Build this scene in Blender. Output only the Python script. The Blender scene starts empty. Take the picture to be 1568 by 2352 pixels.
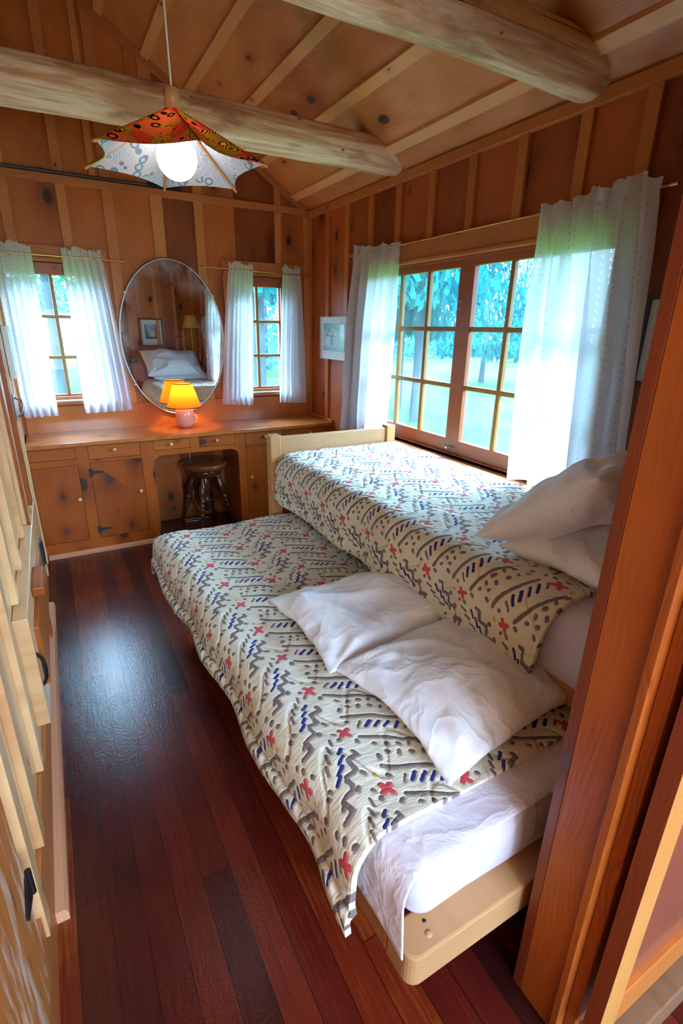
import bpy, math, random
from mathutils import Vector, Matrix, noise
random.seed(7)
scene = bpy.context.scene
C = scene.collection

# ---------------------------------------------------------------- camera, world, lights
H = 1.55
cam_d = bpy.data.cameras.new('camera'); cam = bpy.data.objects.new('camera', cam_d); C.objects.link(cam)
cam_d.sensor_fit = 'VERTICAL'; cam_d.sensor_height = 36; cam_d.sensor_width = 24
cam_d.lens = 1155.68 * 36 / 2352; cam_d.clip_start = 0.02; cam_d.clip_end = 300
Rm = [(0.873406, -0.48666383, 0.01789609), (-0.15217591, -0.30764626, -0.93925304), (0.46260615, 0.81762589, -0.3427586)]
r_, d_, f_ = [Vector(v) for v in Rm]
cam.matrix_world = Matrix(((r_.x, -d_.x, -f_.x, 0), (r_.y, -d_.y, -f_.y, 0), (r_.z, -d_.z, -f_.z, H), (0, 0, 0, 1)))
scene.camera = cam

scene.view_settings.view_transform = 'Standard'
scene.view_settings.look = 'None'
scene.view_settings.gamma = 1
scene.view_settings.exposure = 0.9
scene.cycles.max_bounces = 8
scene.cycles.adaptive_threshold = 0.04
scene.cycles.diffuse_bounces = 4
scene.cycles.glossy_bounces = 4
scene.cycles.transparent_max_bounces = 12
scene.cycles.caustics_reflective = False
scene.cycles.caustics_refractive = False
scene.cycles.sample_clamp_indirect = 6

world = bpy.data.worlds.new('sky'); scene.world = world; world.use_nodes = True
wn = world.node_tree.nodes; wl = world.node_tree.links; wn.clear()
w_out = wn.new('ShaderNodeOutputWorld'); w_bg = wn.new('ShaderNodeBackground')
w_tc = wn.new('ShaderNodeTexCoord'); w_sep = wn.new('ShaderNodeSeparateXYZ')
w_ramp = wn.new('ShaderNodeValToRGB')
wl.new(w_tc.outputs['Generated'], w_sep.inputs[0]); wl.new(w_sep.outputs['Z'], w_ramp.inputs[0])
el = w_ramp.color_ramp.elements
el[0].position = 0.0; el[0].color = (0.06, 0.085, 0.11, 1)
el[1].position = 0.7; el[1].color = (0.46, 0.74, 1.0, 1)
e = el.new(0.22); e.color = (0.15, 0.24, 0.34, 1)
wl.new(w_ramp.outputs[0], w_bg.inputs[0]); w_bg.inputs[1].default_value = 34.0
wl.new(w_bg.outputs[0], w_out.inputs[0])


def light(name, kind, loc, energy, color=(1, 1, 1), size=None, size_y=None, target=None, portal=False):
    d = bpy.data.lights.new(name, kind); d.energy = energy; d.color = color
    if kind == 'AREA':
        d.shape = 'RECTANGLE'; d.size = size; d.size_y = size_y or size
        d.cycles.is_portal = portal
    elif kind == 'SUN':
        d.angle = math.radians(0.8)
    elif size:
        d.shadow_soft_size = size
    o = bpy.data.objects.new(name, d); C.objects.link(o); o.location = loc
    if target is not None:
        o.rotation_euler = (Vector(target) - Vector(loc)).to_track_quat('-Z', 'Y').to_euler()
    return o


light('sun', 'SUN', (6, 3, 9), 7.0, (1.0, 0.95, 0.86), target=(6 - 5.2, 3 - 0.6, 9 - 8.2))
light('portal_side_window', 'AREA', (2.10, 2.28, 1.40), 1, size=1.95, size_y=1.2, target=(0, 2.28, 1.40), portal=True)
light('portal_back_window', 'AREA', (0.10, 4.27, 1.46), 1, size=0.62, size_y=0.95, target=(0.10, 0, 1.46), portal=True)
light('portal_small_window', 'AREA', (1.562, 4.27, 1.46), 1, size=0.5, size_y=0.95, target=(1.562, 0, 1.46), portal=True)
light('portal_rear_opening', 'AREA', (0.9, -2.42, 1.9), 1, size=1.8, size_y=1.5, target=(0.9, 0, 1.9), portal=True)  # samples the sky through the made-up opening behind the camera
light('added_fill_light', 'AREA', (0.35, -1.3, 1.3), 20, (0.93, 0.96, 1.0), size=1.0, size_y=1.0, target=(0.75, 2.4, 3.0))  # added fill from behind the camera, lifts ceiling and logs; no known lamp

# ---------------------------------------------------------------- helpers


def lin(c):
    c /= 255.0
    return c / 12.92 if c <= 0.04045 else ((c + 0.055) / 1.055) ** 2.4


def rgb(r, g, b):
    return (lin(r), lin(g), lin(b), 1)


class MB:
    def __init__(s):
        s.v = []; s.f = []; s.t = []; s.sm = []; s.uv = {}

    def add(s, vs, fs, tone=0.5, smooth=False, uvs=None):
        o = len(s.v); s.v += [tuple(v) for v in vs]; s.t += [tone] * len(vs)
        for k, f in enumerate(fs):
            if uvs is not None:
                s.uv[len(s.f)] = [uvs[i] for i in f]
            s.f.append([i + o for i in f]); s.sm.append(smooth)

    def box(s, x0, x1, y0, y1, z0, z1, tone=None, fn=None):
        if tone is None: tone = random.random()
        vs = [(x, y, z) for z in (z0, z1) for y in (y0, y1) for x in (x0, x1)]
        if fn: vs = [fn(*v) for v in vs]
        s.add(vs, [(0, 2, 3, 1), (4, 5, 7, 6), (0, 1, 5, 4), (1, 3, 7, 5), (3, 2, 6, 7), (2, 0, 4, 6)], tone)

    def prism(s, pts, w, axis, tone=0.5):   # 2D polygon extruded along an axis from w[0] to w[1]
        n = len(pts); vs = []
        for k in w:
            for a, b in pts:
                vs.append({'x': (k, a, b), 'y': (a, k, b), 'z': (a, b, k)}[axis])
        s.add(vs, [tuple(range(n))[::-1], tuple(range(n, 2 * n))] + [(i, (i + 1) % n, n + (i + 1) % n, n + i) for i in range(n)], tone)

    def tube(s, pts, r, seg=12, tone=0.5, cap=True):
        pts = [Vector(p) for p in pts]; n = len(pts)
        rs = r if isinstance(r, (list, tuple)) else [r] * n
        up = Vector((0, 0, 1)); vs = []; pu = None
        for i, p in enumerate(pts):
            t = (pts[min(i + 1, n - 1)] - pts[max(i - 1, 0)]).normalized()
            if pu is None:
                pu = t.cross(up if abs(t.z) < 0.95 else Vector((1, 0, 0))).normalized()
            a = (pu - t * pu.dot(t)).normalized(); pu = a; b = t.cross(a)
            for k in range(seg):
                an = 2 * math.pi * k / seg
                vs.append(p + (a * math.cos(an) + b * math.sin(an)) * rs[i])
        fs = [(i * seg + k, i * seg + (k + 1) % seg, (i + 1) * seg + (k + 1) % seg, (i + 1) * seg + k) for i in range(n - 1) for k in range(seg)]
        s.add(vs, fs, tone, True)
        if cap:
            s.add(vs[:seg], [tuple(range(seg))[::-1]], tone); s.add(vs[-seg:], [tuple(range(seg))], tone)

    def lathe(s, prof, o=(0, 0, 0), d=(0, 0, 1), seg=24, tone=0.5):
        o = Vector(o); d = Vector(d).normalized()
        a = d.cross(Vector((0, 0, 1)) if abs(d.z) < 0.9 else Vector((1, 0, 0))).normalized(); b = d.cross(a)
        vs = []
        for r, h in prof:
            for k in range(seg):
                an = 2 * math.pi * k / seg
                vs.append(o + d * h + (a * math.cos(an) + b * math.sin(an)) * max(r, 1e-4))
        n = len(prof)
        fs = [(i * seg + k, i * seg + (k + 1) % seg, (i + 1) * seg + (k + 1) % seg, (i + 1) * seg + k) for i in range(n - 1) for k in range(seg)]
        s.add(vs, fs, tone, True)

    def grid(s, nu, nv, fn, uvfn=None, tone=0.5, flip=False):
        vs = []; uv = []
        for j in range(nv + 1):
            for i in range(nu + 1):
                vs.append(fn(i / nu, j / nv)); uv.append(uvfn(i / nu, j / nv) if uvfn else (i / nu, j / nv))
        w = nu + 1
        fs = [(j * w + i, j * w + i + 1, (j + 1) * w + i + 1, (j + 1) * w + i) for j in range(nv) for i in range(nu)]
        if flip: fs = [f[::-1] for f in fs]
        s.add(vs, fs, tone, True, uv)

    def mesh(s, name, mats):
        me = bpy.data.meshes.new(name); me.from_pydata(s.v, [], s.f)
        at = me.attributes.new('tone', 'FLOAT', 'POINT'); at.data.foreach_set('value', s.t)
        me.polygons.foreach_set('use_smooth', s.sm)
        if s.uv:
            ul = me.uv_layers.new(name='UVMap'); k = 0
            for fi, p in enumerate(s.f):
                u = s.uv.get(fi)
                for q in range(len(p)):
                    if u: ul.data[k].uv = u[q]
                    k += 1
        for m in (mats if isinstance(mats, (list, tuple)) else [mats]): me.materials.append(m)
        me.update(); return me

    def build(s, name, mat, parent=None, bevel=0, solid=0, subsurf=0, off=-1):
        o = bpy.data.objects.new(name, s.mesh(name, mat)); C.objects.link(o)
        if parent is not None:
            o.parent = parent
            bpyloc = parent_loc(parent)
            o.location = (-bpyloc[0], -bpyloc[1], -bpyloc[2])
        if solid:
            m = o.modifiers.new('solid', 'SOLIDIFY'); m.thickness = solid; m.offset = off
        if bevel:
            m = o.modifiers.new('bevel', 'BEVEL'); m.width = bevel; m.segments = 2; m.limit_method = 'ANGLE'; m.harden_normals = False
        if subsurf:
            m = o.modifiers.new('sub', 'SUBSURF'); m.levels = subsurf; m.render_levels = subsurf
        return o


def parent_loc(p):
    x, y, z = p.location
    if p.parent is not None:
        a = parent_loc(p.parent); x += a[0]; y += a[1]; z += a[2]
    return (x, y, z)


def tag(o, label, cat, group=None, kind=None):
    if label: o['label'] = label
    if cat: o['category'] = cat
    if group: o['group'] = group
    if kind: o['kind'] = kind
    return o


def thing(name, label, cat, loc=(0, 0, 0), group=None):
    o = bpy.data.objects.new(name, None); C.objects.link(o); o.location = loc; o.empty_display_size = 0.05
    return tag(o, label, cat, group)


def struct(o):
    o['kind'] = 'structure'; return o


def nz(x, y, z=0.0):
    return noise.noise(Vector((x, y, z)))


# ---------------------------------------------------------------- materials
class NT:
    """small expression helper over a node tree"""
    def __init__(s, tree): s.t = tree; s.n = tree.nodes; s.l = tree.links

    def put(s, sock, v):
        if isinstance(v, bpy.types.NodeSocket): s.l.new(v, sock)
        elif v is not None: sock.default_value = v

    def m(s, op, a, b=None, c=None, clamp=False):
        n = s.n.new('ShaderNodeMath'); n.operation = op; n.use_clamp = clamp
        for i, v in enumerate((a, b, c)): s.put(n.inputs[i], v)
        return n.outputs[0]

    def vm(s, op, a, b=None, c=None, scale=None):
        n = s.n.new('ShaderNodeVectorMath'); n.operation = op
        for i, v in enumerate((a, b, c)):
            if v is not None: s.put(n.inputs[i], v)
        if scale is not None: s.put(n.inputs['Scale'], scale)
        return n.outputs['Value'] if op in ('LENGTH', 'DOT_PRODUCT', 'DISTANCE') else n.outputs[0]

    def noise(s, vec, scale=5, detail=2, rough=0.5, dist=0.0, out=0):
        n = s.n.new('ShaderNodeTexNoise'); s.put(n.inputs['Vector'], vec)
        s.put(n.inputs['Scale'], scale); n.inputs['Detail'].default_value = detail
        n.inputs['Roughness'].default_value = rough; n.inputs['Distortion'].default_value = dist
        return n.outputs[out]

    def vor(s, vec, scale, rnd=1.0, dim='3D'):
        n = s.n.new('ShaderNodeTexVoronoi'); n.voronoi_dimensions = dim; s.put(n.inputs['Vector'], vec); n.inputs['Scale'].default_value = scale
        n.inputs['Randomness'].default_value = rnd
        return n.outputs['Distance'], n.outputs['Color']

    def mix(s, f, a, b, mode='MIX'):
        n = s.n.new('ShaderNodeMix'); n.data_type = 'RGBA'; n.blend_type = mode
        s.put(n.inputs[0], f); s.put(n.inputs[6], a); s.put(n.inputs[7], b)
        return n.outputs[2]

    def ramp(s, f, stops):
        n = s.n.new('ShaderNodeValToRGB'); s.put(n.inputs[0], f); cr = n.color_ramp
        cr.elements[0].position = stops[0][0]; cr.elements[0].color = stops[0][1]
        cr.elements[1].position = stops[1][0]; cr.elements[1].color = stops[1][1]
        for p, c in stops[2:]:
            e = cr.elements.new(p); e.color = c
        return n.outputs[0]

    def rng(s, v, a, b, c, d, kind='LINEAR'):
        n = s.n.new('ShaderNodeMapRange'); n.interpolation_type = kind; s.put(n.inputs[0], v)
        for i, k in enumerate((a, b, c, d)): s.put(n.inputs[1 + i], k)
        return n.outputs[0]

    def comb(s, x, y, z):
        n = s.n.new('ShaderNodeCombineXYZ')
        for i, v in enumerate((x, y, z)): s.put(n.inputs[i], v)
        return n.outputs[0]

    def sep(s, v):
        n = s.n.new('ShaderNodeSeparateXYZ'); s.l.new(v, n.inputs[0]); return n.outputs

    def bump(s, h, strength=0.3, dist=0.01, normal=None):
        n = s.n.new('ShaderNodeBump'); n.inputs['Strength'].default_value = strength; n.inputs['Distance'].default_value = dist
        s.put(n.inputs['Height'], h)
        if normal is not None: s.l.new(normal, n.inputs['Normal'])
        return n.outputs[0]


def new_mat(name):
    m = bpy.data.materials.new(name); m.use_nodes = True; m.node_tree.nodes.clear()
    t = NT(m.node_tree); out = t.n.new('ShaderNodeOutputMaterial'); return m, t, out


def principled(t, out, color, rough=0.5, normal=None, spec=None, metal=None, coat=None, coat_rough=None, trans=None, emis=None, estr=None, sheen=None):
    b = t.n.new('ShaderNodeBsdfPrincipled')
    t.put(b.inputs['Base Color'], color); t.put(b.inputs['Roughness'], rough)
    if normal is not None: t.l.new(normal, b.inputs['Normal'])
    if spec is not None: t.put(b.inputs['Specular IOR Level'], spec)
    if metal is not None: t.put(b.inputs['Metallic'], metal)
    if coat is not None:
        t.put(b.inputs['Coat Weight'], coat); t.put(b.inputs['Coat Roughness'], coat_rough if coat_rough is not None else 0.15)
    if emis is not None: t.put(b.inputs['Emission Color'], emis); t.put(b.inputs['Emission Strength'], estr)
    if sheen is not None: t.put(b.inputs['Sheen Weight'], sheen)
    if out is not None: t.l.new(b.outputs[0], out.inputs[0])
    return b


def simple(name, color, rough=0.5, **k):
    m, t, out = new_mat(name); 
    co = t.n.new('ShaderNodeTexCoord').outputs['Object']
    n = t.noise(co, 18, 3)
    col = t.mix(t.rng(n, 0.3, 0.7, 0, 0.35), color, (color[0] * 0.78, color[1] * 0.78, color[2] * 0.78, 1))
    principled(t, out, col, rough, **k); return m


def wood(name, across, along, light_c, dark_c, knot=1.0, rough=0.42, tone_amt=1.0, coat=0.12, knot_scale=3.6, grain=1.0, bump=0.15, mottle=0.3, coat_rough=0.2):
    """across / along: unit vectors of the board's width and length"""
    m, t, out = new_mat(name)
    tc = t.n.new('ShaderNodeTexCoord').outputs['Object']
    at = t.n.new('ShaderNodeAttribute'); at.attribute_name = 'tone'; tone = at.outputs['Fac']
    off = t.m('MULTIPLY', tone, 37.0)
    a = t.m('ADD', t.vm('DOT_PRODUCT', tc, across), off)
    l = t.m('ADD', t.vm('DOT_PRODUCT', tc, along), t.m('MULTIPLY', off, 0.37))
    kv = t.comb(t.m('MULTIPLY', a, 1.0), t.m('MULTIPLY', l, 0.62), 0.0)
    warp = t.noise(kv, 3.0, 2, out=1)
    kd, kc = t.vor(t.vm('ADD', kv, t.vm('SCALE', t.vm('SUBTRACT', warp, (0.5, 0.5, 0.5)), scale=0.035)), knot_scale, 0.95, '2D')
    ks = t.sep(kc)
    kd = t.m('DIVIDE', kd, knot_scale)                       # metres
    size = t.m('MULTIPLY', t.rng(ks[0], 0.22, 1.0, 0.0, 0.027), knot)
    infl = t.m('POWER', 2.718, t.m('MULTIPLY', t.m('POWER', t.m('DIVIDE', kd, t.m('ADD', t.m('MULTIPLY', size, 2.6), 0.004)), 2.0), -1.0))
    infl = t.m('MULTIPLY', infl, t.m('GREATER_THAN', size, 0.004))
    wob = t.noise(t.comb(t.m('MULTIPLY', a, 2.5), t.m('MULTIPLY', l, 0.9), 0.0), 1.6, 3, 0.55)
    a2 = t.m('ADD', a, t.m('ADD', t.m('MULTIPLY', wob, 0.16), t.m('MULTIPLY', infl, 0.035)))
    ringv = t.m('SINE', t.m('MULTIPLY', a2, 260.0))
    fig = t.rng(t.m('POWER', t.m('ABSOLUTE', ringv), 3.0), 0.0, 1.0, 0.0, 1.0)
    msk = t.noise(t.comb(t.m('MULTIPLY', a, 3.0), t.m('MULTIPLY', l, 0.8), 3.3), 2.2, 2)
    fig = t.m('MULTIPLY', fig, t.rng(msk, 0.40, 0.62, 0.06, 0.55))
    fine = t.noise(t.comb(t.m('MULTIPLY', a2, 240.0), t.m('MULTIPLY', l, 5.0), 0.0), 1.0, 3, 0.6)
    blot = t.noise(t.comb(t.m('MULTIPLY', a, 3.0), t.m('MULTIPLY', l, 1.4), 7.0), 2.0, 3)
    f = t.m('ADD', t.m('MULTIPLY', fig, 0.38 * grain), t.m('MULTIPLY', t.m('SUBTRACT', fine, 0.5), 0.55 * grain))
    f = t.m('ADD', f, t.m('MULTIPLY', t.m('SUBTRACT', blot, 0.5), mottle * 2))
    f = t.m('ADD', f, t.m('MULTIPLY', t.m('SUBTRACT', t.m('FRACT', t.m('MULTIPLY', tone, 7.31)), 0.42), 0.75 * tone_amt))
    f = t.m('ADD', f, t.m('MULTIPLY', infl, 0.45))
    f = t.m('ADD', f, 0.30, clamp=True)
    col = t.mix(f, light_c, dark_c)
    kmask = t.m('MULTIPLY', t.rng(kd, t.m('MULTIPLY', size, 0.75), t.m('MULTIPLY', size, 1.08), 1.0, 0.0), t.m('GREATER_THAN', size, 0.004))
    knc = t.mix(t.rng(ks[1], 0.3, 0.7, 0, 1), rgb(52, 26, 18), rgb(74, 56, 58))
    col = t.mix(t.m('MULTIPLY', kmask, 0.88), col, knc)
    nrm = t.bump(t.m('ADD', fine, t.m('MULTIPLY', kmask, 0.6)), bump, 0.002)
    principled(t, out, col, t.m('ADD', rough, t.m('MULTIPLY', fine, 0.12)), nrm, spec=0.3, coat=coat, coat_rough=coat_rough)
    return m


X, Y, Z = (1, 0, 0), (0, 1, 0), (0, 0, 1)
SL = 0.645; cs = 1 / math.hypot(1, SL)
W_L, W_D = rgb(200, 112, 48), rgb(104, 42, 16)
M = {}
M['wall_back'] = wood('pine_boards_back', X, Z, W_L, W_D, 1.15, mottle=0.35)
M['wall_side'] = wood('pine_boards_side', Y, Z, rgb(190, 98, 48), rgb(105, 42, 20), 1.15, mottle=0.35)
M['wall_left'] = wood('pine_boards_left', Y, Z, rgb(236, 196, 146), rgb(186, 122, 68), 0.8, tone_amt=0.6, coat=0.5, rough=0.3)
M['batten_v'] = wood('pine_batten', X, Z, rgb(216, 142, 76), rgb(168, 92, 42), 0.35, tone_amt=0.5)
M['batten_s'] = wood('pine_batten_side', Y, Z, rgb(206, 128, 66), rgb(158, 82, 38), 0.35, tone_amt=0.5)
M['trim_x'] = wood('fir_trim_x', Z, X, rgb(205, 128, 68), rgb(150, 80, 38), 0.3, tone_amt=0.4, grain=1.2)
M['trim_y'] = wood('fir_trim_y', Z, Y, rgb(205, 128, 68), rgb(150, 80, 38), 0.3, tone_amt=0.4, grain=1.2)
M['ceil'] = wood('pine_ceiling', (cs, 0, -SL * cs), Y, rgb(232, 164, 98), rgb(160, 86, 42), 1.35, knot_scale=3.2, mottle=0.5)
M['ceil_b'] = wood('pine_ceiling_batten', (cs, 0, -SL * cs), Y, rgb(236, 184, 120), rgb(200, 132, 72), 0.3, tone_amt=0.4)
M['log'] = wood('peeled_log', (0, 0.7, 0.7), X, rgb(250, 222, 184), rgb(186, 124, 76), 0.9, rough=0.55, coat=0.1, grain=0.55, mottle=0.75, knot_scale=5.0, bump=0.3)
def log_mat():
    m, t, out = new_mat('peeled_log')
    tc = t.n.new('ShaderNodeTexCoord').outputs['Object']
    s1 = t.noise(t.vm('MULTIPLY', tc, (1.1, 14, 14)), 1.0, 5, .65, .6); s2 = t.noise(t.vm('MULTIPLY', tc, (2.2, 6, 6)), 1.3, 3, .6)
    s3 = t.noise(t.vm('MULTIPLY', tc, (3, 60, 60)), 1.0, 3)
    col = t.mix(t.rng(s1, .42, .58, 0, 1), rgb(250, 226, 190), rgb(206, 152, 102))
    col = t.mix(t.rng(s2, .52, .64, 0, .75), col, rgb(160, 94, 58))
    col = t.mix(t.rng(s3, .62, .72, 0, .35), col, rgb(120, 74, 48))
    kd, kc = t.vor(t.vm('MULTIPLY', tc, (1, 1.3, 1.3)), 7.5, 1.0); ks = t.sep(kc)
    sz = t.rng(ks[0], .45, 1.0, 0, .085)
    col = t.mix(t.rng(kd, t.m('MULTIPLY', sz, 1.1), t.m('MULTIPLY', sz, 2.4), .55, 0), col, rgb(176, 112, 70))
    k = t.m('MULTIPLY', t.rng(kd, t.m('MULTIPLY', sz, .7), sz, 1, 0), t.m('GREATER_THAN', sz, .015))
    col = t.mix(t.m('MULTIPLY', k, .85), col, rgb(58, 36, 34))
    principled(t, out, col, .5, t.bump(t.m('ADD', s1, t.m('MULTIPLY', k, .6)), .4, .012), spec=.35, coat=.12, coat_rough=.3); return m


M['log'] = log_mat()
M['cab_z'] = wood('pine_cabinet', X, Z, rgb(206, 104, 26), rgb(120, 46, 8), 1.2, knot_scale=4.6, rough=0.4, coat=0.1, tone_amt=0.55)
M['cab_x'] = wood('pine_cabinet_rail', Z, X, rgb(208, 110, 30), rgb(130, 54, 12), 0.9, knot_scale=4.2, rough=0.4, coat=0.1, tone_amt=0.4)
M['cab_y'] = wood('pine_cabinet_side', Y, Z, rgb(200, 112, 50), rgb(130, 58, 24), 0.8, rough=0.3, coat=0.35, tone_amt=0.4)
M['counter'] = wood('pine_worktop', Y, X, rgb(222, 134, 58), rgb(150, 70, 26), 0.9, rough=0.22, coat=0.6, tone_amt=0.4, coat_rough=0.12)
M['jamb'] = wood('fir_jamb', Y, Z, rgb(172, 88, 30), rgb(112, 46, 14), 0.35, rough=0.4, grain=1.5, tone_amt=0.35, coat=0.12)
M['jamb_d'] = wood('fir_jamb_edge', Y, Z, rgb(136, 62, 30), rgb(86, 34, 16), 0.5, rough=0.35, grain=1.1, tone_amt=0.3)
M['cup'] = wood('maple_cupboard', X, Z, rgb(200, 140, 76), rgb(160, 98, 44), 0.3, tone_amt=0.3)
M['cup_x'] = wood('maple_cupboard_rail', Z, X, rgb(196, 116, 52), rgb(150, 78, 34), 0.3, tone_amt=0.3)
M['cup_p'] = wood('cupboard_panel', X, Z, rgb(150, 84, 62), rgb(118, 58, 46), 0.2, tone_amt=0.2, coat=0.7, coat_rough=0.1)
M['pink'] = wood('pale_baseboard', Z, X, rgb(232, 170, 130), rgb(196, 124, 88), 0.2, tone_amt=0.2, grain=0.6)
M['pink_y'] = wood('pale_baseboard_y', X, Y, rgb(232, 170, 130), rgb(196, 124, 88), 0.2, tone_amt=0.2, grain=0.6)
M['sash'] = wood('window_sash', X, Z, rgb(176, 98, 58), rgb(122, 58, 32), 0.2, tone_amt=0.2, rough=0.3, grain=0.6)
M['muntin'] = wood('window_muntin', X, Z, rgb(168, 120, 56), rgb(120, 76, 34), 0.1, tone_amt=0.2, rough=0.35, grain=0.6)
M['bed_y'] = wood('pale_bed_rail', Z, Y, rgb(192, 136, 84), rgb(150, 96, 54), 0.3, rough=0.4, grain=0.9, tone_amt=0.25)
M['bed_x'] = wood('pale_bed_board', Z, X, rgb(196, 150, 104), rgb(150, 102, 64), 0.3, rough=0.4, grain=0.9, tone_amt=0.25)
M['bed_z'] = wood('pale_bed_post', X, Z, rgb(212, 160, 104), rgb(160, 104, 60), 0.3, rough=0.4, grain=1.2, tone_amt=0.25)
M['stool'] = wood('dark_turned_wood', X, Z, rgb(96, 50, 28), rgb(42, 20, 14), 0.0, rough=0.22, coat=0.6, tone_amt=0.3, mottle=0.6)
M['stool_seat'] = wood('worn_stool_seat', Y, X, rgb(150, 82, 42), rgb(66, 32, 18), 0.0, rough=0.18, coat=0.8, tone_amt=0.3, mottle=0.7)
M['bark'] = simple('bark', rgb(38, 46, 50), 0.9)
M['brass'] = simple('brass', rgb(214, 172, 92), 0.25, metal=0.9)
M['black'] = simple('black_iron', rgb(22, 20, 24), 0.4)
M['steel'] = simple('steel', rgb(170, 168, 168), 0.3, metal=0.9)
M['knob'] = simple('cream_knob', rgb(238, 200, 140), 0.28, coat=0.5)
M['white'] = simple('white_plastic', rgb(235, 232, 226), 0.4)
M['grey_tube'] = simple('grey_conduit', rgb(84, 76, 74), 0.5)
M['soffit'] = simple('dark_soffit', rgb(52, 50, 52), 0.8)
M['siding'] = simple('outside_wall', rgb(70, 48, 36), 0.8)


def floor_mat():
    m, t, out = new_mat('red_floorboards')
    tc = t.n.new('ShaderNodeTexCoord').outputs['Object']
    s = t.sep(tc); bw = 0.083
    row = t.m('FLOOR', t.m('DIVIDE', s[0], bw))
    fx = t.m('FRACT', t.m('DIVIDE', s[0], bw))
    wn_ = t.n.new('ShaderNodeTexWhiteNoise'); wn_.noise_dimensions = '1D'; t.l.new(row, wn_.inputs['W'])
    yy = t.m('ADD', t.m('DIVIDE', s[1], 1.9), t.m('MULTIPLY', wn_.outputs['Value'], 5.0))
    seg = t.m('FLOOR', yy); fy = t.m('FRACT', yy)
    w2 = t.n.new('ShaderNodeTexWhiteNoise'); w2.noise_dimensions = '2D'; t.l.new(t.comb(row, seg, 0.0), w2.inputs['Vector'])
    tone = w2.outputs['Value']
    gap = t.m('MAXIMUM', t.m('LESS_THAN', t.m('MINIMUM', fx, t.m('SUBTRACT', 1.0, fx)), 0.014), t.m('LESS_THAN', fy, 0.0012))
    g = t.noise(t.comb(t.m('ADD', t.m('MULTIPLY', s[0], 110.0), t.m('MULTIPLY', tone, 60.0)), t.m('MULTIPLY', s[1], 4.5), 0.0), 1.0, 4, 0.65)
    blot = t.noise(tc, 3.5, 3)
    f = t.m('ADD', t.m('MULTIPLY', tone, 0.85), t.m('MULTIPLY', t.m('SUBTRACT', g, 0.5), 0.75))
    f = t.m('ADD', f, t.m('MULTIPLY', t.m('SUBTRACT', blot, 0.5), 0.5), clamp=True)
    col = t.ramp(f, [(0.0, rgb(44, 12, 12)), (1.0, rgb(142, 70, 22)), (0.45, rgb(80, 20, 14)), (0.78, rgb(106, 34, 16))])
    spk = t.noise(tc, 140, 2)
    col = t.mix(t.rng(spk, 0.66, 0.72, 0, 0.7), col, rgb(40, 12, 10))
    col = t.mix(t.m('MULTIPLY', gap, 0.85), col, rgb(16, 6, 6))
    dn = t.noise(tc, 2.2, 3)
    wear = t.noise(tc, 110, 2, 0.6)
    scr = t.noise(t.comb(t.m('MULTIPLY', s[0], 34.0), t.m('MULTIPLY', s[1], 9.0), 0.0), 1.0, 2)
    h = t.m('SUBTRACT', t.m('ADD', t.m('MULTIPLY', wear, 1.0), t.m('MULTIPLY', scr, 0.5)), t.m('MULTIPLY', gap, 1.5))
    nrm = t.bump(h, 0.35, 0.0022)
    principled(t, out, col, 0.25, nrm, spec=0.55)
    return m


M['floor'] = floor_mat()


def group_capsule():
    g = bpy.data.node_groups.new('dab', 'ShaderNodeTree')
    for n in ('P', 'C', 'Hv'): g.interface.new_socket(n, in_out='INPUT', socket_type='NodeSocketVector')
    for n in ('iHH', 'R'): g.interface.new_socket(n, in_out='INPUT', socket_type='NodeSocketFloat')
    g.interface.new_socket('D', in_out='OUTPUT', socket_type='NodeSocketFloat')
    t = NT(g); gi = t.n.new('NodeGroupInput'); go = t.n.new('NodeGroupOutput')
    q = t.vm('WRAP', t.vm('SUBTRACT', gi.outputs['P'], gi.outputs['C']), (0.185, 0.1, 1), (-0.185, -0.1, -1))
    k = t.m('MULTIPLY', t.vm('DOT_PRODUCT', q, gi.outputs['Hv']), gi.outputs['iHH'])
    k = t.m('MAXIMUM', t.m('MINIMUM', k, 1.0), -1.0)
    d = t.m('SUBTRACT', t.vm('LENGTH', t.vm('SUBTRACT', q, t.vm('SCALE', gi.outputs['Hv'], scale=k))), gi.outputs['R'])
    t.l.new(d, go.inputs['D']); return g


DAB = group_capsule()


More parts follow.
